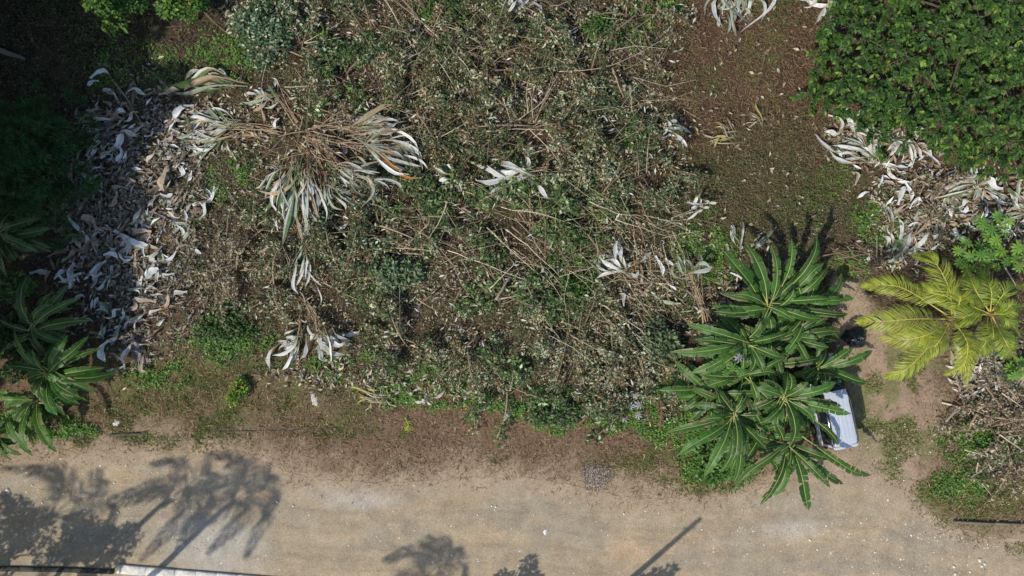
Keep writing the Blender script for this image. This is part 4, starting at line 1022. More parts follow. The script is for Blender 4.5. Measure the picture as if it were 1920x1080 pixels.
def fan_tips(tips, rs_seed, extra, spread):
    rs = np.random.default_rng(rs_seed); out = list(tips)
    for k in range(extra):
        a = tips[int(rs.integers(len(tips)))]; out.append((a[0] + rs.normal(0, spread), a[1] + rs.normal(0, spread)))
    return out
PWG = [(2.5, CS), (1.6, CW), (2.2, CP), (1.6, CG), (.8, CT)]; PW = [(4, CW), (2, CS), (1, CP)]; PGR = [(3, CG), (2, CP), (1.5, CS), (.5, CO)]; PTAN = [(2.5, CT), (2, CP), (1.5, CS), (.5, CO), (1, CG)]
strap_fan((562, 312), fan_tips([(495, 395), (505, 412), (520, 402), (535, 395), (552, 402), (560, 452), (575, 456), (586, 450), (602, 442), (592, 382), (500, 370), (575, 425)], 1, 8, 9), 'cut plant with green and white strap leaves fanned downwards, left of centre', 301, PWG + [(2, CG)], .10, [(585, 265), (575, 290)])
strap_fan((690, 276), fan_tips([(822, 268), (816, 296), (800, 312), (790, 332), (762, 262), (746, 240), (730, 232), (770, 292), (812, 322), (750, 300), (735, 262)], 2, 9, 10), 'cut plant with long white strap leaves fanned to the right', 302, PTAN + [(3, CW)], .095, [(590, 262), (640, 268)])
strap_fan((672, 330), fan_tips([(742, 346), (726, 388), (702, 376), (735, 362), (690, 352), (718, 370)], 3, 4, 7), 'cut plant with a brown stalk and curling white leaves below the long white fan', 303, PWG, .085, [(588, 258), (640, 302)], curl=.6)
strap_fan((622, 345), [(642, 382), (655, 392), (620, 388), (668, 376), (604, 352), (632, 405), (650, 400), (612, 372)], 'small cut plant with narrow drooping leaves between the two strap leaf fans', 304, PWG + [(1, CO)], .07, [(600, 285), (610, 315)], curl=.6)
strap_fan((448, 238), fan_tips([(340, 228), (350, 250), (360, 213), (372, 266), (402, 262), (345, 238), (365, 240), (385, 222), (352, 258)], 5, 9, 8), 'cut plant with silvery leaves fanned to the left above the silvery heap', 305, PWG, .10, [(525, 252), (490, 245)])
strap_fan((520, 182), fan_tips([(470, 192), (480, 165), (500, 158), (465, 178), (478, 202), (505, 170)], 6, 4, 6), 'small silvery strap leaf fan above the left silvery fan', 306, PWG, .09, [(560, 232), (540, 205)])
strap_fan((425, 258), fan_tips([(362, 290), (372, 280), (400, 296), (388, 268), (420, 296), (440, 290), (360, 275)], 7, 4, 6), 'drooping grey green strap leaf fan beside the silvery heap', 307, PWG + [(1, CG)], .085, [(500, 256), (460, 255)])
strap_fan((436, 156), fan_tips([(320, 143), (326, 160), (346, 130), (372, 124), (402, 166), (445, 166), (350, 152), (408, 136)], 8, 4, 6), 'cut plant with fresh green and brown banded leaves at the upper left', 308, [(4, (.10, .16, .05)), (1.5, CT), (1, CP)], .16, [(455, 155), (445, 156)])
strap_fan((998, 335), fan_tips([(890, 314), (905, 324), (916, 350), (920, 374), (945, 376), (986, 350), (950, 305), (972, 300), (930, 330), (938, 352), (925, 318)], 9, 7, 8), 'bright white wilted leaf fan right of centre in the upper brush', 309, PW, .13, [(1030, 318), (1010, 330)])
strap_fan((560, 628), fan_tips([(512, 690), (530, 662), (546, 702), (522, 676), (536, 652)], 10, 3, 7), 'white wilted leaves hanging to the lower left of the lower white fan', 310, PW, .13, [(572, 560), (566, 595)])
strap_fan((608, 618), fan_tips([(612, 652), (622, 666), (642, 672), (656, 662), (666, 642), (590, 645), (600, 668), (634, 652), (648, 640)], 40, 6, 8), 'bright white wilted leaf fan at the lower left edge of the brush', 333, PW, .12, [(575, 560), (590, 590)])
strap_fan((665, 248), fan_tips([(745, 238), (735, 228), (760, 248), (720, 240), (748, 256), (775, 250)], 41, 6, 8), 'tan and grey straw leaf fan just above the long white fan', 334, [(3, CT), (2, CP), (1, CS), (1, STRAW)], .09, [(595, 245), (630, 242)])
strap_fan((640, 318), fan_tips([(700, 330), (690, 345), (720, 318), (676, 352), (735, 335)], 42, 5, 8), 'brown stalked leaf bundle between the long white fan and the curling leaves', 335, [(3, CT), (2, CP), (2, CS), (1, CG)], .07, [(585, 262), (612, 290)])
strap_fan((590, 330), fan_tips([(600, 400), (612, 428), (588, 440), (606, 452), (582, 415)], 43, 5, 7), 'white leaves hanging beside the green and white fan', 336, PW + [(2, CT)], .08, [(585, 280), (588, 305)])
strap_fan((1288, 515), [(1246, 472), (1250, 500), (1262, 482), (1270, 474), (1326, 490), (1302, 500), (1256, 512), (1280, 470)], 'tan stalk with drooping pale leaves beside the right banana clump', 311, [(2, CS), (2, CP), (1, CG)], .10, [(1319, 606), (1306, 560)], curl=.7)
strap_fan((1168, 512), fan_tips([(1120, 475), (1108, 498), (1146, 464), (1156, 470), (1182, 500), (1192, 508), (1140, 505)], 12, 3, 6), 'small fan of white and orange leaves in the right of the brush', 312, [(3, CW), (1, CS), (1.4, CO)], .10)
strap_fan((1236, 240), [(1242, 262), (1256, 268), (1276, 272), (1288, 265), (1262, 254), (1270, 262)], 'small white leaf fan beside the narrow green shrub', 313, PW, .12)
strap_fan((1368, -14), fan_tips([(1320, 36), (1346, 52), (1360, 66), (1380, 74), (1396, 60), (1410, 40), (1350, 30), (1390, 30), (1335, 20)], 14, 7, 8), 'curling pale leaf fan at the top edge above the brown patch', 314, PWG + [(2, CP), (1, CT)], .11, curl=.6)
strap_fan((1568, -16), [(1500, 10), (1520, 16), (1546, 26), (1535, 40), (1556, 22), (1510, 4)], 'white leaf fan at the top edge beside the corner tree', 315, PW, .13)
strap_fan((1310, 392), [(1280, 396), (1336, 380), (1300, 402), (1290, 350), (1322, 378), (1286, 384)], 'pair of white leaves lying left of the grassy brown patch', 316, PW, .11)
strap_fan((1394, 478), [(1352, 400), (1376, 432), (1380, 448), (1362, 412)], 'bent white leaf rising above the tallest banana plant', 317, PW, .10)
strap_fan((1412, 468), [(1430, 438), (1424, 446), (1444, 452), (1418, 440)], 'short white leaves just behind the tallest banana plant', 318, PW, .09)
strap_fan((1372, 256), fan_tips([(1330, 236), (1345, 260), (1330, 258), (1356, 226), (1344, 246), (1380, 246)], 19, 4, 5), 'straw yellow dry leaf fan on the brown patch', 319, [(3, CY), (1, CT)], .06)
strap_fan((1425, 232), [(1385, 212), (1396, 218), (1404, 230), (1440, 200), (1436, 186), (1400, 240)], 'tan dry leaves just above the straw yellow fan', 320, [(3, CT), (1, CY)], .05)
strap_fan((972, -14), [(948, 48), (942, 20), (975, 32), (985, 34), (1006, 28), (978, 8), (990, 12)], 'white drooping leaves at the top edge in the middle', 321, PW, .12)
strap_fan((575, 470), [(572, 520), (590, 545), (598, 572), (582, 508), (570, 510), (584, 530)], 'thin white leaves hanging in a line above the lower white fan', 322, PW, .07)
strap_fan((860, 335), [(822, 312), (838, 318), (850, 325), (866, 362), (856, 345), (830, 322)], 'pale leaf pieces at the tip of the long white fan', 323, PW + [(2, CP)], .09)
strap_fan((790, 742), [(780, 708), (800, 752), (793, 755), (798, 736)], 'single white curled leaf at the lower brush edge', 324, [(1, (.62, .58, .48))], .13)
strap_fan((1640, 300), fan_tips([(1570, 250), (1548, 266), (1585, 262), (1600, 240), (1575, 232), (1605, 255), (1630, 262), (1622, 230), (1590, 226), (1610, 270), (1640, 252)], 25, 9, 9), 'white leaf fan at the left foot of the corner tree', 325, PW + [(1, CT)], .12)
strap_fan((1690, 262), fan_tips([(1632, 292), (1650, 288), (1662, 296), (1676, 282), (1705, 292), (1722, 240), (1730, 236), (1712, 256), (1718, 300), (1742, 285), (1700, 280)], 26, 6, 8), 'white and green leaf fan under the corner tree, right of the white fan', 326, PW + [(1.5, CG), (1, CT)], .13)
strap_fan((1680, 480), fan_tips([(1650, 440), (1662, 425), (1690, 420), (1710, 435), (1722, 420), (1655, 470), (1660, 485), (1700, 470), (1672, 495), (1648, 360), (1675, 452)], 27, 9, 10), 'silvery leaf fan above the yellow green palm', 327, PWG + [(1, CT)], .11)
strap_fan((1830, 345), fan_tips([(1790, 345), (1775, 330), (1800, 362), (1812, 318), (1850, 330), (1862, 360), (1880, 385), (1788, 390), (1845, 392), (1740, 382)], 28, 9, 10), 'silvery and tan leaf fan below the corner tree at the right', 328, PWG + [(2, CT)], .12)
strap_fan((1920, 400), fan_tips([(1880, 360), (1890, 380), (1900, 350), (1870, 402), (1880, 420), (1915, 360)], 29, 5, 9), 'pale leaf fan cut by the right edge above the saplings', 329, PWG + [(2, CT)], .12)
strap_fan((1860, 700), fan_tips([(1820, 690), (1835, 712), (1842, 680), (1870, 670), (1880, 690), (1862, 725), (1832, 730), (1890, 710), (1848, 735)], 30, 12, 10), 'heap of pale dry leaves below the two palms', 330, [(3, (.42, .38, .31)), (2, CW), (2, CT)], .10)
strap_fan((200, 220), [(142, 222), (150, 232), (170, 228), (160, 218), (165, 236)], 'small white leaf fan in the deep shade at the upper left', 331, PWG, .10)
strap_fan((720, 745), fan_tips([(665, 752), (690, 728), (700, 765), (672, 735), (722, 722), (740, 742), (682, 720), (650, 738), (712, 770)], 32, 12, 12), 'scatter of yellow straw coloured leaves at the lower brush edge', 332, [(3, CY), (2, CT), (1, STRAW)], 0.05, curl=.2)

# ------------------------------------------------------------------ single fallen leaves
FL = []
for k in range(32):
    rs = np.random.default_rng(500 + k); ln = 1.0; cv = rs.normal(0, .16)
    c = [(.68, .69, .69), (.74, .74, .72), (.54, .55, .53), (.34, .38, .28), (.33, .24, .17), (.60, .57, .51), (.20, .145, .105), (.40, .33, .25)][k % 8]
    me = strap_leaf([(-.5, 0, .02), (-.15, cv, .02 + rs.uniform(.0, .07)), (.2, cv * rs.uniform(.2, 1.3), rs.uniform(.02, .12)), (rs.uniform(.25, .5), cv * .2 + rs.normal(0, .14), rs.uniform(0, .1))], rs.uniform(.09, .155), c, rs, wave=.14, pet_w=.4)
    me.materials.append(M['dead']); FL.append((me, ['silvery', 'white', 'grey', 'grey green', 'tan', 'beige', 'dark brown', 'light brown'][k % 8]))
ZL = [([(150, 190), (330, 170), (395, 260), (390, 340), (350, 470), (320, 560), (290, 640), (225, 665), (170, 600), (110, 520), (130, 430), (130, 330)], 195, 'wilted leaf lying in the big heap beside the left banana plants', 'leaves of the silvery heap', R(35)),
      ([(1545, 225), (1640, 215), (1730, 300), (1800, 320), (1915, 340), (1915, 470), (1760, 440), (1720, 500), (1650, 500), (1640, 340), (1560, 280)], 70, 'fallen leaf on the ground below the corner tree', 'leaves below the corner tree', None),
      ([(580, 220), (700, 240), (840, 330), (760, 420), (600, 440), (480, 380), (470, 270)], 30, 'loose leaf among the strap leaf fans left of centre', 'loose leaves among the strap fans', None),
      ([(1240, 440), (1340, 470), (1350, 590), (1290, 600), (1190, 560), (1180, 470)], 22, 'loose leaf left of the right banana clump', 'loose leaves beside the right clump', None)]
first = True
for poly, cnt, lab, grp, dirn in ZL:
    pa = np.array(poly); k = 0
    while k < cnt:
        px = rng.uniform(pa[:, 0].min(), pa[:, 0].max()); py = rng.uniform(pa[:, 1].min(), pa[:, 1].max())
        if not inpoly(np.array([px]), np.array([py]), poly)[0]: continue
        if cnt > 100 and rng.random() < .45 and py < 430: continue
        px += rng.normal(0, 22); py += rng.normal(0, 22); x, y = P(px, py, .2); me_, cw = FL[int(rng.integers(len(FL)))]; o = bpy.data.objects.new('fallen_leaf', me_); COL.objects.link(o)
        z = float(hgt(np.array([x]), np.array([y]))[0]) + rng.uniform(.12, .40)
        o.location = (x, y, z); s = rng.uniform(.55, 1.3) * (.85 if cnt < 100 else .95)
        o.scale = (s, s * rng.uniform(.8, 1.2), s)
        a = (rng.normal(dirn, .7) + (math.pi if rng.random() < .5 else 0)) if dirn else rng.uniform(0, 6.28)
        o.rotation_euler = (rng.normal(0, .28), rng.normal(0, .16), a)
        tag(o, cw + ' ' + lab, 'fallen leaf', cw + ' ' + grp); k += 1

def small_leaves(name, poly, n, label, pal, dirn):
    pa = np.array(poly); X, Y = [], []
    while len(X) < n:
        px = rng.uniform(pa[:, 0].min(), pa[:, 0].max(), 4000); py = rng.uniform(pa[:, 1].min(), pa[:, 1].max(), 4000)
        k = inpoly(px + wob(px, py, 30, 40, 601), py + wob(px, py, 30, 40, 602), poly) & (rng.random(4000) < sstep(.3, .6, fbm(px / 40, py / 40, 603, 3))); X += list(px[k]); Y += list(py[k])
    px, py = np.array(X[:n]), np.array(Y[:n]); pos = on_ground(px, py, .05); pos[:, 2] += rng.uniform(0, .25, n) + (.4 if name.startswith('scattered') else 0)
    d, nr = rand_dirs(n, 1, .4); a = rng.normal(dirn, .8, n); d[:, 0] = np.cos(a); d[:, 1] = np.sin(a); d[:, 2] = rng.normal(0, .2, n)
    L = rng.uniform(.3, .7, n) * (.6 if name.startswith('scattered') else 1); V, F, C = leaf_cloud(pos, d, nr, L, L * rng.uniform(.2, .3, n), pick(pal, n, .25), .3, .12)
    o = link(name, mesh_np(name, V, F, C), M['dead']); tag(o, label, 'leaf litter', kind='stuff')
SP = [(3.5, (.64, .65, .65)), (2, (.36, .37, .34)), (3, (.25, .19, .14)), (2.5, (.34, .28, .21)), (2, (.14, .10, .075)), (.8, (.12, .16, .07))]
small_leaves('silvery_leaf_litter', ZL[0][0], 650, 'smaller silvery and tan leaves filling the heap beside the left banana plants', SP, R(35))
small_leaves('pale_leaf_litter', ZL[1][0], 650, 'smaller pale and tan leaves on the ground below the corner tree', SP + [(3, (.36, .27, .19))], R(20))
small_leaves('scattered_pale_leaves', BRUSH, 900, 'pale dead leaves scattered through the felled brush', [(3, (.52, .5, .44)), (2, (.40, .35, .26)), (1, (.56, .57, .56))], 0.0)
small_leaves('dry_leaf_litter', [(1790, 640), (1925, 640), (1925, 770), (1800, 760), (1770, 700)], 500, 'pale dry leaves and husks below the two palms', [(3, (.48, .43, .35)), (2, (.34, .26, .18)), (1, (.55, .53, .5))], R(60))

# ------------------------------------------------------------------ cut sticks and poles
def stick(pts, r, label, seed, col=(.33, .26, .18), z=.45, group='cut sticks', name='cut_stick', cat_='stick'):
    rs = np.random.default_rng(seed); P_ = []
    for k, (a, b) in enumerate(pts):
        q = P3(a, b, z); q[2] = float(hgt(q[:1], q[1:2])[0]) + z * rs.uniform(.75, 1.25); P_.append(q)
    n = 9; path = spline(P_, n); ln = np.linalg.norm(path[-1] - path[0]); path[1:-1] += rs.normal(0, .006 * ln, (n - 2, 3))
    path[:, 2] = np.maximum(path[:, 2], r)
    sb = MB(); sb.tube(path - path[0], np.linspace(r, r * .45, n), np.array(col) * rs.uniform(.85, 1.15) * np.linspace(1, .85, n)[:, None], 6)
    o = sb.build(name, M['bark'], None, True); o.location = Vector(path[0]); tag(o, label, cat_, group)
    return o
PALE = (.56, .47, .34); BRN = (.22, .155, .10); GRY = (.26, .22, .18); RED = (.20, .12, .085)
G1 = ('pale cut pole spreading from the stump near the top edge', 'poles near the top edge')
G2 = ('bare stem of the radiating stump in the upper middle brush', 'stems at the radiating stump')
G3 = ('straight pale pole lying across the centre of the brush', 'poles across the centre')
G4 = ('thin stick lying in the shaded upper left corner', 'sticks in the shaded corner')
G5 = ('thin stick lying on the sparse ground left of centre', 'sticks left of centre')
G6 = ('stick lying in the brush left of the right banana clump', 'sticks beside the right clump')
G7 = ('bent branch on the brush pile at the right edge', 'branches on the right brush pile')
G8 = ('dark broken stick in the brushwood above the drive', 'brushwood above the drive')
G9 = ('thin branch around the split stump at the upper left of the brush', 'branches around the split stump')
ST = [([(722, 0), (785, 105)], .022, G1, PALE), ([(798, 53), (855, 105), (892, 155)], .02, G1, PALE), ([(800, 57), (897, 110)], .022, G1, PALE), ([(783, 67), (830, 130), (868, 188)], .018, G1, PALE), ([(810, 52), (860, 62), (903, 88)], .016, G1, PALE),
      ([(748, -8), (787, 37), (783, 67)], .05, G1, BRN), ([(787, 3), (820, 42), (857, 80)], .04, G1, BRN), ([(800, 60), (850, 105)], .045, G1, BRN), ([(735, 130), (790, 105), (815, 80)], .03, G1, GRY), ([(950, 0), (937, 33)], .03, G1, GRY),
      ([(973, 227), (1015, 195), (1047, 143)], .018, G2, PALE), ([(1003, 232), (1020, 195), (1033, 168)], .035, G2, BRN), ([(990, 215), (988, 170), (1010, 100)], .018, G2, PALE), ([(1047, 138), (1147, 125), (1267, 63)], .016, G2, PALE), ([(913, 250), (960, 245), (1057, 242), (1087, 220)], .018, G2, PALE),
      ([(927, 290), (973, 247)], .035, G2, BRN), ([(993, 247), (1030, 285), (1063, 333)], .016, G2, PALE), ([(943, 187), (957, 230)], .018, G2, PALE), ([(940, 310), (985, 262)], .025, G2, BRN), ([(990, 235), (1030, 195)], .03, G2, BRN), ([(1000, 232), (995, 175)], .018, G2, PALE),
      ([(783, 213), (815, 260), (843, 293)], .032, G2, TAN), ([(1147, 130), (1167, 187)], .04, G2, TAN), ([(1180, 160), (1183, 213)], .018, G2, PALE), ([(1130, 287), (1167, 360)], .014, G2, PALE), ([(1130, 362), (1155, 325), (1180, 307)], .025, G2, BRN), ([(973, 323), (1027, 315)], .04, G2, TAN), ([(1120, 372), (1190, 300), (1215, 290)], .02, G2, BRN),
      ([(840, 380), (822, 425), (787, 470)], .022, G3, PALE), ([(807, 420), (757, 470)], .018, G3, PALE), ([(703, 447), (783, 470)], .022, G3, PALE), ([(950, 430), (1000, 472), (1047, 517)], .024, G3, PALE), ([(913, 427), (970, 480), (1040, 540)], .02, G3, PALE), ([(840, 470), (920, 500), (1000, 533)], .02, G3, PALE),
      ([(940, 390), (1030, 408), (1103, 433)], .022, G3, PALE), ([(920, 540), (970, 490)], .022, G3, PALE), ([(930, 562), (957, 517)], .06, G3, GRY), ([(940, 560), (993, 550)], .026, G3, PALE), ([(867, 540), (850, 573)], .05, G3, BRN), ([(783, 560), (820, 583)], .016, G3, PALE), ([(790, 567), (812, 553)], .05, G3, BRN), ([(735, 465), (815, 470)], .018, G3, PALE),
      ([(752, 537), (752, 620)], .016, G3, GRY), ([(960, 425), (990, 450)], .04, G3, TAN), ([(967, 387), (1010, 363)], .018, G3, PALE), ([(830, 395), (848, 370)], .018, G3, BRN),
      ([(1120, 567), (1180, 605), (1257, 670)], .02, G6, PALE), ([(1163, 590), (1200, 640), (1240, 678)], .018, G6, PALE), ([(1167, 613), (1167, 720)], .018, G6, RED), ([(1193, 417), (1210, 470), (1220, 527)], .02, G6, BRN), ([(1150, 413), (1263, 447)], .016, G6, PALE), ([(1120, 547), (1170, 507)], .014, G6, PALE), ([(1103, 380), (1150, 400), (1203, 408)], .018, G6, PALE), ([(1032, 465), (1043, 430)], .018, G6, PALE), ([(1100, 440), (1125, 475)], .025, G6, TAN),
      ([(447, 377), (432, 400), (427, 450)], .016, G5, PALE), ([(373, 363), (440, 400), (500, 433)], .018, G5, TAN), ([(400, 450), (470, 462), (533, 473)], .032, G5, BRN), ([(400, 510), (405, 540), (404, 578)], .018, G5, PALE), ([(413, 520), (430, 560), (460, 590)], .022, G5, PALE), ([(418, 530), (440, 565), (468, 588)], .018, G5, PALE), ([(385, 505), (405, 512), (415, 525)], .03, G5, TAN), ([(330, 570), (380, 545)], .012, G5, TAN), ([(350, 450), (395, 475)], .014, G5, TAN), ([(275, 417), (320, 432)], .014, G5, TAN), ([(430, 480), (405, 510)], .018, G5, PALE), ([(415, 470), (433, 495)], .018, G5, PALE), ([(440, 500), (530, 500)], .018, G5, TAN), ([(490, 470), (515, 415)], .012, G5, PALE),
      ([(267, 123), (310, 155), (357, 190)], .022, G4, GRY), ([(370, 10), (405, 45), (440, 72)], .02, G4, TAN), ([(213, 150), (245, 195), (277, 247)], .05, G4, GRY), ([(150, 55), (168, 80)], .018, G4, GRY), ([(177, 35), (177, 75)], .012, G4, GRY), ([(130, 295), (173, 335)], .02, G4, GRY), ([(180, 268), (235, 255)], .018, G4, BRN), ([(310, 300), (330, 345)], .05, G4, GRY),
      ([(513, 33), (506, 100), (493, 160)], .016, G9, PALE), ([(573, 83), (600, 78), (640, 72)], .02, G9, PALE), ([(573, 83), (640, 40)], .014, G9, PALE), ([(533, 163), (633, 163)], .016, G9, PALE), ([(590, 133), (640, 123)], .026, G9, PALE), ([(555, 130), (575, 155), (605, 170)], .018, G9, TAN), ([(580, 215), (580, 255), (578, 298)], .02, G9, BRN), ([(570, 225), (560, 276)], .024, G9, TAN), ([(477, 267), (540, 297)], .018, G9, TAN), ([(520, 185), (565, 232)], .026, G9, BRN), ([(540, 95), (572, 110)], .05, G9, TAN), ([(600, 205), (640, 222)], .03, G9, TAN), ([(590, 260), (650, 300)], .04, G9, TAN), ([(592, 250), (680, 272)], .03, G9, TAN),
      ([(1631, 445), (1635, 467), (1622, 520), (1587, 582)], .022, ('long thin bent stick lying on the drive beside the right banana clump', 'cut sticks'), GRY),
      ([(1641, 440), (1645, 518)], .018, G8, GRY), ([(1583, 495), (1640, 515)], .03, G8, RED), ([(1560, 470), (1640, 500)], .03, G8, RED), ([(1585, 462), (1620, 500)], .022, G8, GRY), ([(1540, 480), (1600, 470), (1650, 480)], .03, G8, RED), ([(1595, 510), (1665, 505)], .025, G8, BRN), ([(1570, 485), (1630, 475)], .02, G8, GRY), ([(1600, 455), (1640, 490), (1660, 515)], .02, G8, RED), ([(1548, 460), (1610, 488)], .02, G8, BRN), ([(1620, 470), (1672, 492)], .02, G8, BRN),
      ([(1763, 754), (1802, 764), (1841, 785), (1859, 808), (1862, 829)], .04, ('large arched pale branch on top of the right brush pile', 'cut sticks'), PALE), ([(1862, 811), (1906, 842)], .03, G7, PALE), ([(1833, 793), (1870, 782), (1925, 787)], .03, G7, TAN), ([(1862, 808), (1925, 803)], .045, G7, TAN), ([(1875, 815), (1925, 810)], .035, G7, TAN), ([(1770, 790), (1790, 760)], .05, G7, GRY), ([(1780, 780), (1800, 762)], .05, G7, GRY), ([(1808, 800), (1818, 772)], .06, G7, TAN), ([(1830, 845), (1880, 880)], .018, G7, GRY), ([(1800, 840), (1842, 853)], .02, G7, PALE), ([(1828, 865), (1828, 885)], .03, G7, PALE), ([(1820, 895), (1860, 860), (1905, 840)], .018, G7, GRY), ([(1838, 905), (1862, 930)], .016, G7, PALE),
      ([(1840, 720), (1855, 755)], .05, G7, TAN), ([(1790, 700), (1800, 755)], .018, G7, GRY), ([(1870, 735), (1900, 760)], .025, G7, PALE), ([(1880, 500), (1902, 535)], .04, ('short pale stick standing among the palmate saplings', 'cut sticks'), PALE),
      ([(1280, 207), (1313, 227)], .014, ('short thin stick at the left edge of the brown patch', 'cut sticks'), PALE), ([(1302, 898), (1325, 899)], .04, ('short dark stick on the verge below the right clump', 'cut sticks'), (.05, .04, .03))]
ORD = 'first second third fourth fifth sixth seventh eighth ninth tenth eleventh twelfth thirteenth fourteenth fifteenth sixteenth seventeenth eighteenth nineteenth twentieth'.split()
def rank(vals, i): return ORD[sorted(range(len(vals)), key=lambda q: vals[q]).index(i)]
GX = {}
for k, q in enumerate(ST): GX.setdefault(q[2][1], []).append((k, np.mean([p[0] for p in q[0]])))
def slabel(k, lab, grp):
    if grp == 'cut sticks': return lab
    ks = [a for a, _ in GX[grp]]; return lab + ', ' + rank([b for _, b in GX[grp]], ks.index(k)) + ' from left'
for k, (pts, r, (lab, grp), c) in enumerate(ST): lab = slabel(k, lab, grp); stick(pts, r * 1.25, lab, 700 + k, c, .12 if grp in ('cut sticks', 'sticks left of centre', 'sticks in the shaded corner') else .8, grp)
# grey twig tangles and pale root-like brush: too many thin stems to count
def tangle(name, px, py, rx, ry, n, ang, label, cols, L=(.5, 1.4), z=.4, r=.007, sp=.35):
    tb = MB(); rs = np.random.default_rng(int(px * 7 + py))
    for k in range(n):
        a = R(rs.normal(ang, sp * 57.3)); q = np.sqrt(rs.random()); th = rs.uniform(0, 6.28); c = P3(px + rx * q * math.cos(th), py + ry * q * math.sin(th), .2); l = rs.uniform(*L)
        c[2] = float(hgt(c[:1], c[1:2])[0]) + rs.uniform(.03, z); d = np.array([math.cos(a), math.sin(a), rs.normal(0, .1)])
        m = c + d * l * .5 + rs.normal(0, .06 * l, 3); e = c + d * l + rs.normal(0, .08 * l, 3); e[2] = max(e[2], float(hgt(e[:1], e[1:2])[0]) + .02)
        tb.tube([c, m, e], [r, r * .8, r * .5], np.array(cols[int(rs.integers(len(cols)))]) * rs.uniform(.7, 1.2), 3, False)
    o = tb.build(name, M['bark']); tag(o, label, 'twigs', kind='stuff')
tangle('twig_tangle', 1850, 870, 55, 38, 150, 40, 'grey dry twig tangle on the right brush pile', [GRY, (.3, .26, .22)], (.6, 1.6))
tangle('twig_tangle', 1600, 485, 70, 30, 150, -15, 'dark reddish twigs heaped above the drive', [RED, BRN, GRY], (.5, 1.3))
tangle('twig_tangle', 1860, 760, 70, 50, 140, 20, 'tan dry twigs on top of the right brush pile', [TAN, PALE, BRN], (.4, 1.2), .5)
tangle('twig_tangle', 620, 270, 90, 60, 150, -25, 'brown dry stalks between the strap leaf fans', [TAN, BRN, RED], (.4, 1.2), .25)
tangle('twig_tangle', 930, 560, 120, 50, 170, 60, 'brown twigs in the dark hollow at the centre of the brush', [BRN, RED, GRY], (.3, .9), .3, sp=.8)
tangle('twig_tangle', 990, 250, 70, 50, 120, 60, 'brown twigs round the radiating stump', [BRN, RED, TAN], (.4, 1.0), .35, sp=1.2)
tangle('twig_tangle', 1170, 330, 60, 40, 90, 45, 'thin brown stems right of the white leaf fan', [BRN, RED], (.5, 1.2), .35, sp=.6)
tangle('twig_tangle', 1500, 440, 110, 40, 130, -10, 'dark dead stems behind the tallest banana plant', [GRY, BRN, (.1, .08, .06)], (.4, 1.1), .3, sp=.8)
tangle('twig_tangle', 430, 520, 60, 50, 60, -50, 'pale straw coloured roots and stems left of centre', [PALE, TAN], (.4, 1.0), .15, sp=.6)
tangle('twig_tangle', 1410, 200, 140, 190, 420, 0, 'thin dead stems strewn over the red brown clearing', [TAN, BRN, RED, STRAW], (.25, .9), .16, .007, sp=1.6)
tangle('twig_tangle', 230, 110, 220, 110, 170, -30, 'thin stems on the shaded ground at the upper left', [GRY, BRN, TAN], (.4, 1.4), .2, .008, sp=1.0)
tangle('twig_tangle', 580, 110, 90, 70, 110, 20, 'brown thin branches at the upper left of the brush', [BRN, TAN, GRY], (.4, 1.4), .4, sp=1.2)
tangle('twig_tangle', 850, 60, 200, 90, 220, -50, 'thin branches among the long pale poles', [BRN, TAN, GRY], (.8, 2.8), .9, .010, sp=.5)
tangle('twig_tangle', 850, 620, 200, 50, 130, 80, 'thin upright stems in the lower middle brush', [TAN, BRN, GRY], (.3, 1.2), .3, sp=.6)
tangle('twig_tangle', 1000, 430, 260, 120, 160, -35, 'thin pale stems over the centre of the brush', [PALE, STRAW, TAN], (.9, 3.0), 1.1, .014, sp=.6)
tangle('twig_tangle', 980, 160, 280, 150, 260, 50, 'straw coloured stems strewn over the upper brush', [PALE, STRAW, TAN, GRY], (.9, 3.2), 1.1, .014, sp=.9)
tangle('twig_tangle', 680, 360, 230, 190, 230, -20, 'straw coloured stems strewn over the left part of the brush', [PALE, STRAW, TAN], (.7, 2.8), .85, .013, sp=.9)
tangle('twig_tangle', 1150, 540, 170, 150, 170, -45, 'straw coloured stems strewn over the right part of the brush', [PALE, STRAW, TAN], (.7, 2.6), .9, .013, sp=.7)

# old log at the upper left, half buried in shade
stick([(-30, 84), (48, 112)], .16, 'grey trunk lying at the upper left edge in deep shade', 990, (.20, .18, .165), .5, None, 'fallen_log', 'log')

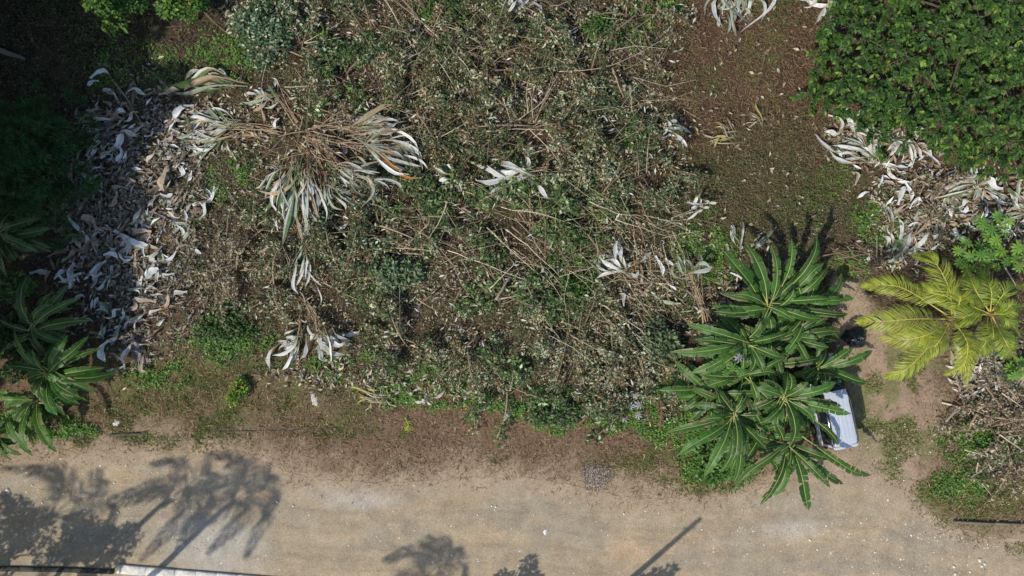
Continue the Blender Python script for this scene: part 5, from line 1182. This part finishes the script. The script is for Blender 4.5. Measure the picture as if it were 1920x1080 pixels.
# ------------------------------------------------------------------ van
def van():
    rear = P3(1588, 836, 1.72); ang = R(11.8); fwd = np.array([-math.sin(ang), math.cos(ang)])
    c = rear[:2] + fwd * 2.02
    o = empty('van', (c[0], c[1], 0), 'silver white van with roof rails parked under the banana leaves', 'van'); o.rotation_euler = (0, 0, ang)
    def part(name, mb, mat, smooth=False, parent=None):
        me = mb.mesh(name, smooth); me.materials.append(M[mat]); q = bpy.data.objects.new(name, me); COL.objects.link(q); q.parent = parent or o; return q
    def loft(secs, mb, c=(.6, .6, .6)):
        """secs: list of rings (k,3)"""
        secs = np.array(secs); n, k, _ = secs.shape
        V = secs.reshape(-1, 3); i = np.arange(n - 1)[:, None] * k; j = np.arange(k)[None]
        mb.add(V, np.stack([i + j, i + k + j, i + k + (j + 1) % k, i + (j + 1) % k], -1).reshape(-1, 4), c)
        for e, s in ((0, 1), (n - 1, -1)):
            b = mb.n; mb.v.append(secs[e].mean(0)[None]); mb.c.append(np.array([c], float)); mb.n += 1
            r0 = b - n * k + e * k - (1 if e else 0) * 1 + np.arange(k) if e else b - n * k + np.arange(k)
            f = np.stack([r0, np.roll(r0, -1), np.full(k, b)], -1); mb.f3.append(f[:, ::s])
    def ring(y, hw, z0, z1, e=4.0, k=28, ytop=0):
        a = np.linspace(0, 2 * np.pi, k, endpoint=False); ca, sa = np.cos(a), np.sin(a)
        x = hw * np.sign(ca) * abs(ca) ** (2 / e); z = (z0 + z1) / 2 + (z1 - z0) / 2 * np.sign(sa) * abs(sa) ** (2 / e)
        return np.stack([x, np.full(k, y) + ytop * (z - z0), z], 1)
    b = MB(); loft([ring(-2.14, .70, .36, .86), ring(-2.08, .80, .28, .98), ring(-1.7, .84, .25, 1.03), ring(0, .85, .25, 1.02), ring(1.0, .85, .25, 1.0), ring(1.45, .83, .26, .95), ring(1.95, .78, .30, .86), ring(2.12, .70, .36, .78), ring(2.18, .58, .42, .7)], b)
    part('body', b, 'paint', True)
    # greenhouse: dark glass block, pillars and roof shell over it
    g = MB()
    def gring(y, zt, wt, yb): # sloping ring
        k = 20; pts = []
        zb = .98
        for s in (1, -1): pass
        return None
    secs = []
    for (yb, yt, wb, wt, zt) in ((-2.06, -1.98, .76, .58, 1.62), (-1.6, -1.55, .79, .63, 1.67), (0, 0, .80, .65, 1.69), (.75, .45, .79, .63, 1.66), (1.35, .62, .74, .56, 1.55)):
        zb = .96; ring_ = []
        for x_, z_ in ((wb, 0), (wb * .5 + wt * .5, .5), (wt, .93), (wt * .92, 1), (0, 1.0), (-wt * .92, 1), (-wt, .93), (-(wb * .5 + wt * .5), .5), (-wb, 0), (0, 0)):
            ring_.append((x_, yb + (yt - yb) * z_, zb + (zt - zb) * z_))
        secs.append(ring_)
    loft(secs, g); part('window_glass', g, 'glass', True)
    # roof shell with pressed ribs running along it
    r_ = MB(); ny, nx = 15, 41; ys = np.linspace(-2.03, .58, ny); xs_ = np.linspace(-1, 1, nx); V = []
    for yy in ys:
        wv = .615 * (1 - .10 * np.clip((yy - .1) / .5, 0, 1) ** 2 - .15 * np.clip((-1.7 - yy) / .35, 0, 1) ** 3)
        for q in xs_:
            rib = .010 * sum(np.exp(-((q - rx_) / .05) ** 2) for rx_ in (-.45, -.15, .15, .45)) * (1 if -1.75 < yy < .3 else 0)
            z = 1.715 - .035 * q * q - .10 * np.clip(abs(q) - .88, 0, 1) / .12 * .6 - .06 * np.clip((yy - .25) / .35, 0, 1) ** 2 - .05 * np.clip((-1.8 - yy) / .25, 0, 1) ** 2 - rib
            V.append((q * wv, yy, z))
    i = np.arange(ny - 1)[:, None] * nx; j = np.arange(nx - 1)[None]
    F = np.stack([i + j, i + j + 1, i + nx + j + 1, i + nx + j], -1).reshape(-1, 4)
    Vn = np.array(V); r_.add(Vn, F, (.6, .6, .6)); Vb = Vn.copy(); Vb[:, 2] -= .03; r_.add(Vb, F[:, ::-1], (.6, .6, .6))
    part('roof', r_, 'paint', True)
    sp = MB(); loft([ring(-2.16, .50, 1.58, 1.63), ring(-2.10, .58, 1.585, 1.655), ring(-2.0, .60, 1.62, 1.675)], sp); part('spoiler', sp, 'paint', True)
    for s in (-1, 1):
        rl = MB(); rl.tube(spline([(s * .56, .30, 1.69), (s * .575, .1, 1.745), (s * .585, -.8, 1.75), (s * .575, -1.65, 1.745), (s * .56, -1.85, 1.69)], 14), .034, (.02, .02, .02), 6); part('roof_rail', rl, 'black', True)
        for (y0, y1) in ((-2.02, -1.9), (-.98, -.90), (.08, .16)):
            pl = MB(); V = []
            for (yy, zb) in ((y0, 0), (y1, 0)):
                for zz in (.97, 1.32, 1.64): V.append((s * (np.interp(zz, [.96, 1.64], [.80, .655]) + .006), yy, zz))
            pl.add(V, [(0, 3, 4, 1), (1, 4, 5, 2)] if s < 0 else [(0, 1, 4, 3), (1, 2, 5, 4)], (.6, .6, .6)); part('pillar', pl, 'paint')
        mr = MB(); loft([ring(1.02, .04, .99, 1.07), ring(1.08, .10, .96, 1.12), ring(1.18, .08, .98, 1.10)], mr); m_ = part('wing_mirror', mr, 'paint', True); m_.location = (s * .93, 0, 0)
        hl = MB(); loft([ring(2.0, .14, .58, .74), ring(2.13, .12, .60, .72)], hl); h_ = part('headlight', hl, 'lamp', True); h_.location = (s * .55, .02, .02)
        tl = MB(); loft([ring(-2.16, .05, .75, 1.15), ring(-2.06, .07, .72, 1.2)], tl); t_ = part('tail_light', tl, 'red', True); t_.location = (s * .72, 0, 0)
        for yy in (-1.35, 1.35):
            ty = MB(); ty.tube([(s * .70, yy, .31), (s * .73, yy, .31), (s * .85, yy, .31), (s * .87, yy, .31)], [.24, .31, .31, .27], (.02, .02, .02), 20); w_ = part('wheel', ty, 'rubber', True)
            rm = MB(); rm.tube([(s * .85, yy, .31), (s * .878, yy, .31)], [.19, .17], (.5, .5, .5), 14); part('rim', rm, 'metal', True, w_)
    dh = MB()
    for k in range(3): dh.box((-.55 + k * .37, -2.19, .30 + k * 0), (-.2 + k * .37, -2.15, .42))
    part('rear_bumper', dh, 'black')
    st = MB(); st.add([(.30, .83, 1.487), (.45, .82, 1.472), (.45, .95, 1.365), (.30, .96, 1.38)], [(0, 3, 2, 1)], (.1, .4, .2)); q = part('windscreen_sticker', st, 'sticker'); q.location = (0, .06, .09)
    wp = MB(); wp.tube([(-.1, 1.36, 1.0), (.35, 1.02, 1.29)], [.012, .008], (.02, .02, .02), 5); part('wiper', wp, 'black')
van()

# ------------------------------------------------------------------ small things
def crumpled(name, px, py, rx, ry, h, mat, label, cat_, seed, n=18, rough=.35, col=(.5, .5, .5)):
    x, y = P(px, py, h * .5); zg = float(hgt(np.array([x]), np.array([y]))[0]); rs = np.random.default_rng(seed)
    g_ = np.linspace(-1, 1, n); X, Y = np.meshgrid(g_, g_); q = np.sqrt(X ** 2 + Y ** 2); f = np.where(q > 0, np.maximum(abs(X), abs(Y)) / np.maximum(q, 1e-6), 1); X2, Y2 = X * f, Y * f
    d = np.sqrt(X2 ** 2 + Y2 ** 2); nz = fbm(X2 * 2.2 + seed, Y2 * 2.2, seed, 3); nz2 = fbm(X2 * 7 + seed, Y2 * 7, seed + 3, 2)
    rr = 1 + (fbm(np.arctan2(Y2, X2) * 1.6 + 9, d * 0, seed, 3) - .5) * rough * 1.6
    Z = h * np.clip(1 - d ** 2.2, 0, 1) * (.55 + .9 * nz) + h * .45 * (nz2 - .5) * (d < .97)
    V = np.stack([X2 * rx * rr, Y2 * ry * rr, np.maximum(Z, 0) + .015], -1).reshape(-1, 3)
    i = np.arange(n - 1)[:, None] * n; j = np.arange(n - 1)[None]; F = np.stack([i + j, i + j + 1, i + n + j + 1, i + n + j], -1).reshape(-1, 4)
    o = link(name, mesh_np(name, V, F, np.broadcast_to(np.array(col), V.shape)), M[mat]); o.location = (x, y, zg)
    return tag(o, label, cat_)
crumpled('plastic_bag', 1608, 634, .62, .48, .55, 'bag', 'crumpled black plastic bag on the drive between banana clump and palm', 'plastic bag', 3, 26, .5)
def gravel_heap(px, py, r, h, n, label, pal):
    rs = np.random.default_rng(77); x, y = P(px, py); o = empty('gravel_heap', (x, y, 0), label, 'gravel heap')
    a = rs.uniform(0, 6.28, n); q = r * rs.random(n) ** .6 * (1 + .35 * np.sin(a * 3 + 1) * .5); p = np.stack([x + q * np.cos(a), y + q * np.sin(a) * .85, .02 + h * np.clip(1 - (q / r) ** 2, 0, 1)], 1); sz = rs.uniform(.015, .045, n)
    V = p[:, None] + sz[:, None, None] * (np.array([[1, 0, -.2], [-.5, .87, -.2], [-.5, -.87, -.2], [0, 0, .8]])[None] * rs.uniform(.6, 1.3, (n, 4, 1)) + rs.normal(0, .2, (n, 4, 3)))
    b = np.arange(n)[:, None] * 4; F = np.concatenate([b + np.array([[0, 1, 3]]), b + np.array([[1, 2, 3]]), b + np.array([[2, 0, 3]])])
    tag(link('gravel', mesh_np('gravel', V.reshape(-1, 3), F, np.repeat(pick(pal, n, .35), 4, 0)), M['stone'], o), kind='stuff')
gravel_heap(1118, 892, .8, .12, 1500, 'small grey gravel heap on the road margin', [(2, (.24, .20, .17)), (1, (.36, .31, .27)), (1, (.14, .11, .09))])
crumpled('paper_scrap', 218, 793, .17, .15, .06, 'stone', 'white paper scrap on the left verge', 'litter', 7, 8, .5, (.7, .69, .66))
crumpled('paper_scrap', 592, 750, .16, .3, .06, 'dead', 'frayed white scrap on the verge below the white leaf fan', 'litter', 8, 9, .9, (.6, .56, .5))
crumpled('plastic_scrap', 820, 724, .35, .16, .12, 'dead', 'white and pink plastic scrap at the lower brush edge', 'litter', 9, 9, .8, (.66, .58, .52))
crumpled('foam_scrap', 1022, 998, .09, .16, .06, 'stone', 'white scrap lying alone in the middle of the road', 'litter', 10, 8, .6, (.78, .77, .73))
crumpled('cup', 1573, 650, .11, .11, .12, 'stone', 'round pale lid on the drive beside the black bag', 'litter', 11, 8, .1, (.5, .47, .42))
def stone(px, py, s, label, seed, col=(.6, .57, .52), group='white stones on the road'):
    rs = np.random.default_rng(seed); k = 8; V, F = [], []
    for j, (zz, rr) in enumerate(((-.2, .8), (.25, 1), (.6, .65))):
        for i in range(k):
            a = i * 6.283 / k; q = rr * rs.uniform(.75, 1.2); V.append((s * q * math.cos(a), s * q * math.sin(a) * .8, s * zz * rs.uniform(.8, 1.1)))
    V.append((0, 0, s * .72))
    for j in range(2):
        for i in range(k): F.append((j * k + i, j * k + (i + 1) % k, (j + 1) * k + (i + 1) % k)); F.append((j * k + i, (j + 1) * k + (i + 1) % k, (j + 1) * k + i))
    for i in range(k): F.append((2 * k + i, 2 * k + (i + 1) % k, 3 * k))
    o = link('stone', mesh_np('stone', np.array(V), np.array(F), np.broadcast_to(np.array(col), (len(V), 3))), M['stone']); x, y = P(px, py); o.location = (x, y, .03); o.rotation_euler = (0, 0, rs.uniform(0, 6))
    tag(o, label, 'stone', group)
for k, (a, b, s) in enumerate([(922, 948, .06), (928, 955, .05), (930, 950, .07), (896, 965, .05), (15, 918, .11), (160, 958, .07), (222, 960, .07), (520, 940, .08), (80, 942, .06), (300, 935, .05), (1170, 963, .06), (62, 910, .06), (215, 905, .06), (550, 948, .07), (120, 925, .05)]):
    stone(a, b, s, 'white stone lying on the dirt road, %s from the left of its kind' % ORD[sorted([15, 62, 80, 120, 160, 215, 222, 300, 520, 550, 896, 922, 928, 930, 1170]).index(a)], 800 + k)
for k, (a, b, s) in enumerate([(1518, 1012, .08), (1836, 1050, .10), (1788, 1062, .09), (1840, 1061, .08), (1532, 1030, .06), (1845, 1057, .09), (1790, 1076, .08), (1818, 1072, .07), (1708, 1003, .07), (1640, 1035, .06)]):
    stone(a, b, s, 'white stone on the lower right part of the road, %s from the left' % ORD[sorted([1518, 1836, 1788, 1840, 1532, 1845, 1790, 1818, 1708, 1640]).index(a)], 830 + k, group='white stones at the lower right')
# kerbs
def kerb(pts, wd, h, label, col, name='kerb', end=True):
    o = empty(name, (*P(*pts[0]), 0), label, 'kerb'); p = [P(a, b) for a, b in pts]
    for k in range(len(p) - 1):
        a, b = p[k], p[k + 1]; d = b - a; ln = np.linalg.norm(d); d = d / ln; s = np.array([-d[1], d[0]]); m = max(1, int(ln / 1.0)); 
        for i in range(m):
            q0 = a + d * (ln * i / m + .006); q1 = a + d * (ln * (i + 1) / m - .006); rs = np.random.default_rng(k * 31 + i + int(abs(pts[0][0]))); hh = h * rs.uniform(.92, 1.05)
            mb = MB(); bv = .015; V = []
            for z_, ins in ((-.15, 0), (hh - bv, 0), (hh, bv)):
                for (pp, l, sg) in ((q0, 1, -1), (q1, -1, -1), (q1, -1, 1), (q0, 1, 1)): w_ = pp + d * l * ins + s * sg * (wd / 2 - ins); V.append((w_[0], w_[1], z_))
            F = [(8, 9, 10, 11)]
            for j in (0, 4):
                for t_ in range(4): F.append((j + t_, j + (t_ + 1) % 4, j + 4 + (t_ + 1) % 4, j + 4 + t_))
            mb.add(V, F, np.array(col) * rs.uniform(.88, 1.08)); mb.build('kerb_stone', M['concrete'], o)
kerb([(222, 1065), (330, 1075), (640, 1100)], .42, .16, 'white painted concrete kerb at the lower left corner of the road', (.62, .59, .54))
kerb([(-120, 1064), (120, 1067), (214, 1071)], .22, .14, 'low kerb left of the white kerb, tree shadow in its dark colour', (.06, .055, .045))  # tree shadow over this stretch is put into the kerb colour
kerb([(1786, 977), (1860, 980), (2010, 984)], .085, .2, 'narrow dark kerb at the lower right grass corner', (.16, .14, .115))
kerb([(205, 816), (275, 812)], .10, .10, 'short dark kerb piece in the left verge', (.10, .085, .07))
kerb([(395, 810), (640, 806)], .09, .045, 'half buried kerb line in the grass of the verge', (.12, .10, .08))
# brown nest of dead stalks, dry fronds, seedlings, flowers
def nest():
    x, y = P(978, 738, .3); zg = float(hgt(np.array([x]), np.array([y]))[0]); mb = MB(); rs = np.random.default_rng(3)
    for k in range(130):
        a = rs.uniform(0, 6.28); r0 = rs.uniform(.05, .42); z = zg + .12 + .38 * (1 - (r0 / .45) ** 2) * rs.uniform(.6, 1); da = rs.uniform(.5, 1.4)
        pts = [(x + r0 * math.cos(a + da * t), y + r0 * math.sin(a + da * t), z) for t in (0, .5, 1)]; mb.tube(pts, .012, np.array((.20, .115, .07)) * rs.uniform(.6, 1.4), 3, False)
    o = mb.build('dead_fern_clump', M['bark']); tag(o, 'round reddish brown clump of dead stalks at the lower brush edge', 'dead clump')
nest()
def dry_frond(pts, label, seed, LL, col, rib, n=40, name='dry_frond', cat_='dry frond', z=.3):
    rs = np.random.default_rng(seed); path = []
    for (a, b) in pts:
        q = P3(a, b, z); q[2] = float(hgt(q[:1], q[1:2])[0]) + z * rs.uniform(.8, 1.2); path.append(q)
    c = path[0]; o = empty(name, (c[0], c[1], c[2]), label, cat_)
    frond(path, o, rs, LL, n, col, .2, 'leaflets', rib, 'dead')
dry_frond([(1236, 738), (1239, 770), (1236, 805)], 'brown dry palm frond hanging beside the right banana clump', 1, .35, ((.22, .13, .07), (.15, .09, .05)), (.25, .15, .08))
dry_frond([(262, 690), (255, 660), (250, 630)], 'grey purple dry frond at the foot of the silvery heap', 2, .42, ((.36, .31, .33), (.26, .21, .22)), (.3, .22, .2))
dry_frond([(245, 695), (268, 680), (292, 672)], 'short grey dry frond crossing the grey purple frond', 3, .3, ((.36, .31, .31), (.26, .21, .22)), (.3, .22, .2), 24)
dry_frond([(760, 782), (766, 797), (764, 806)], 'small bright yellow green palm seedling on the verge', 4, .42, ((.30, .36, .04), (.36, .40, .06)), (.3, .34, .05), 9, 'palm_seedling', 'seedling', .15)
dry_frond([(1845, 245 + 470), (1850, 690)], 'pale dry frond below the right palm', 5, .4, ((.40, .34, .25), (.3, .24, .17)), (.35, .28, .2), 24)
def flowers(px, py, label, seed):
    x, y = P(px, py, .2); rs = np.random.default_rng(seed); n = 26; zg = float(hgt(np.array([x]), np.array([y]))[0])
    p = np.stack([x + rs.normal(0, .16, n), y + rs.normal(0, .2, n), zg + rs.uniform(.1, .3, n)], 1); d, nr = rand_dirs(n)
    V, F, C = leaf_cloud(p, d, nr, .13, .06, pick([(1, (.5, .08, .03)), (1, (.55, .15, .03))], n), .2, .1)
    o = link('red_flowers', mesh_np('red_flowers', V, F, C), M['leaf']); tag(o, label, 'flowers', kind='stuff')
flowers(313, 576, 'orange red flowers in the litter right of the silvery heap', 1)
flowers(1312, 778, 'red blossom at the lower left banana plant', 2)
# pole beyond the lower edge: only its shadow crosses the road
def pole():
    h = 8.0; c = P(1313, 972) - SHD * h / math.tan(SUN_EL); o = empty('utility_pole', (c[0], c[1], 0), 'utility pole beyond the lower edge whose straight shadow crosses the road', 'utility pole')
    mb = MB(); mb.tube([(c[0], c[1], -.1), (c[0], c[1], h)], [.15, .11], (.3, .28, .26), 12); mb.build('shaft', M['concrete'], o, True)
    mb = MB(); mb.tube([(c[0] - .3, c[1], h - .8), (c[0] + .3, c[1], h - .8)], [.04, .04], (.2, .2, .2), 6); mb.build('bracket', M['concrete'], o)
pole()
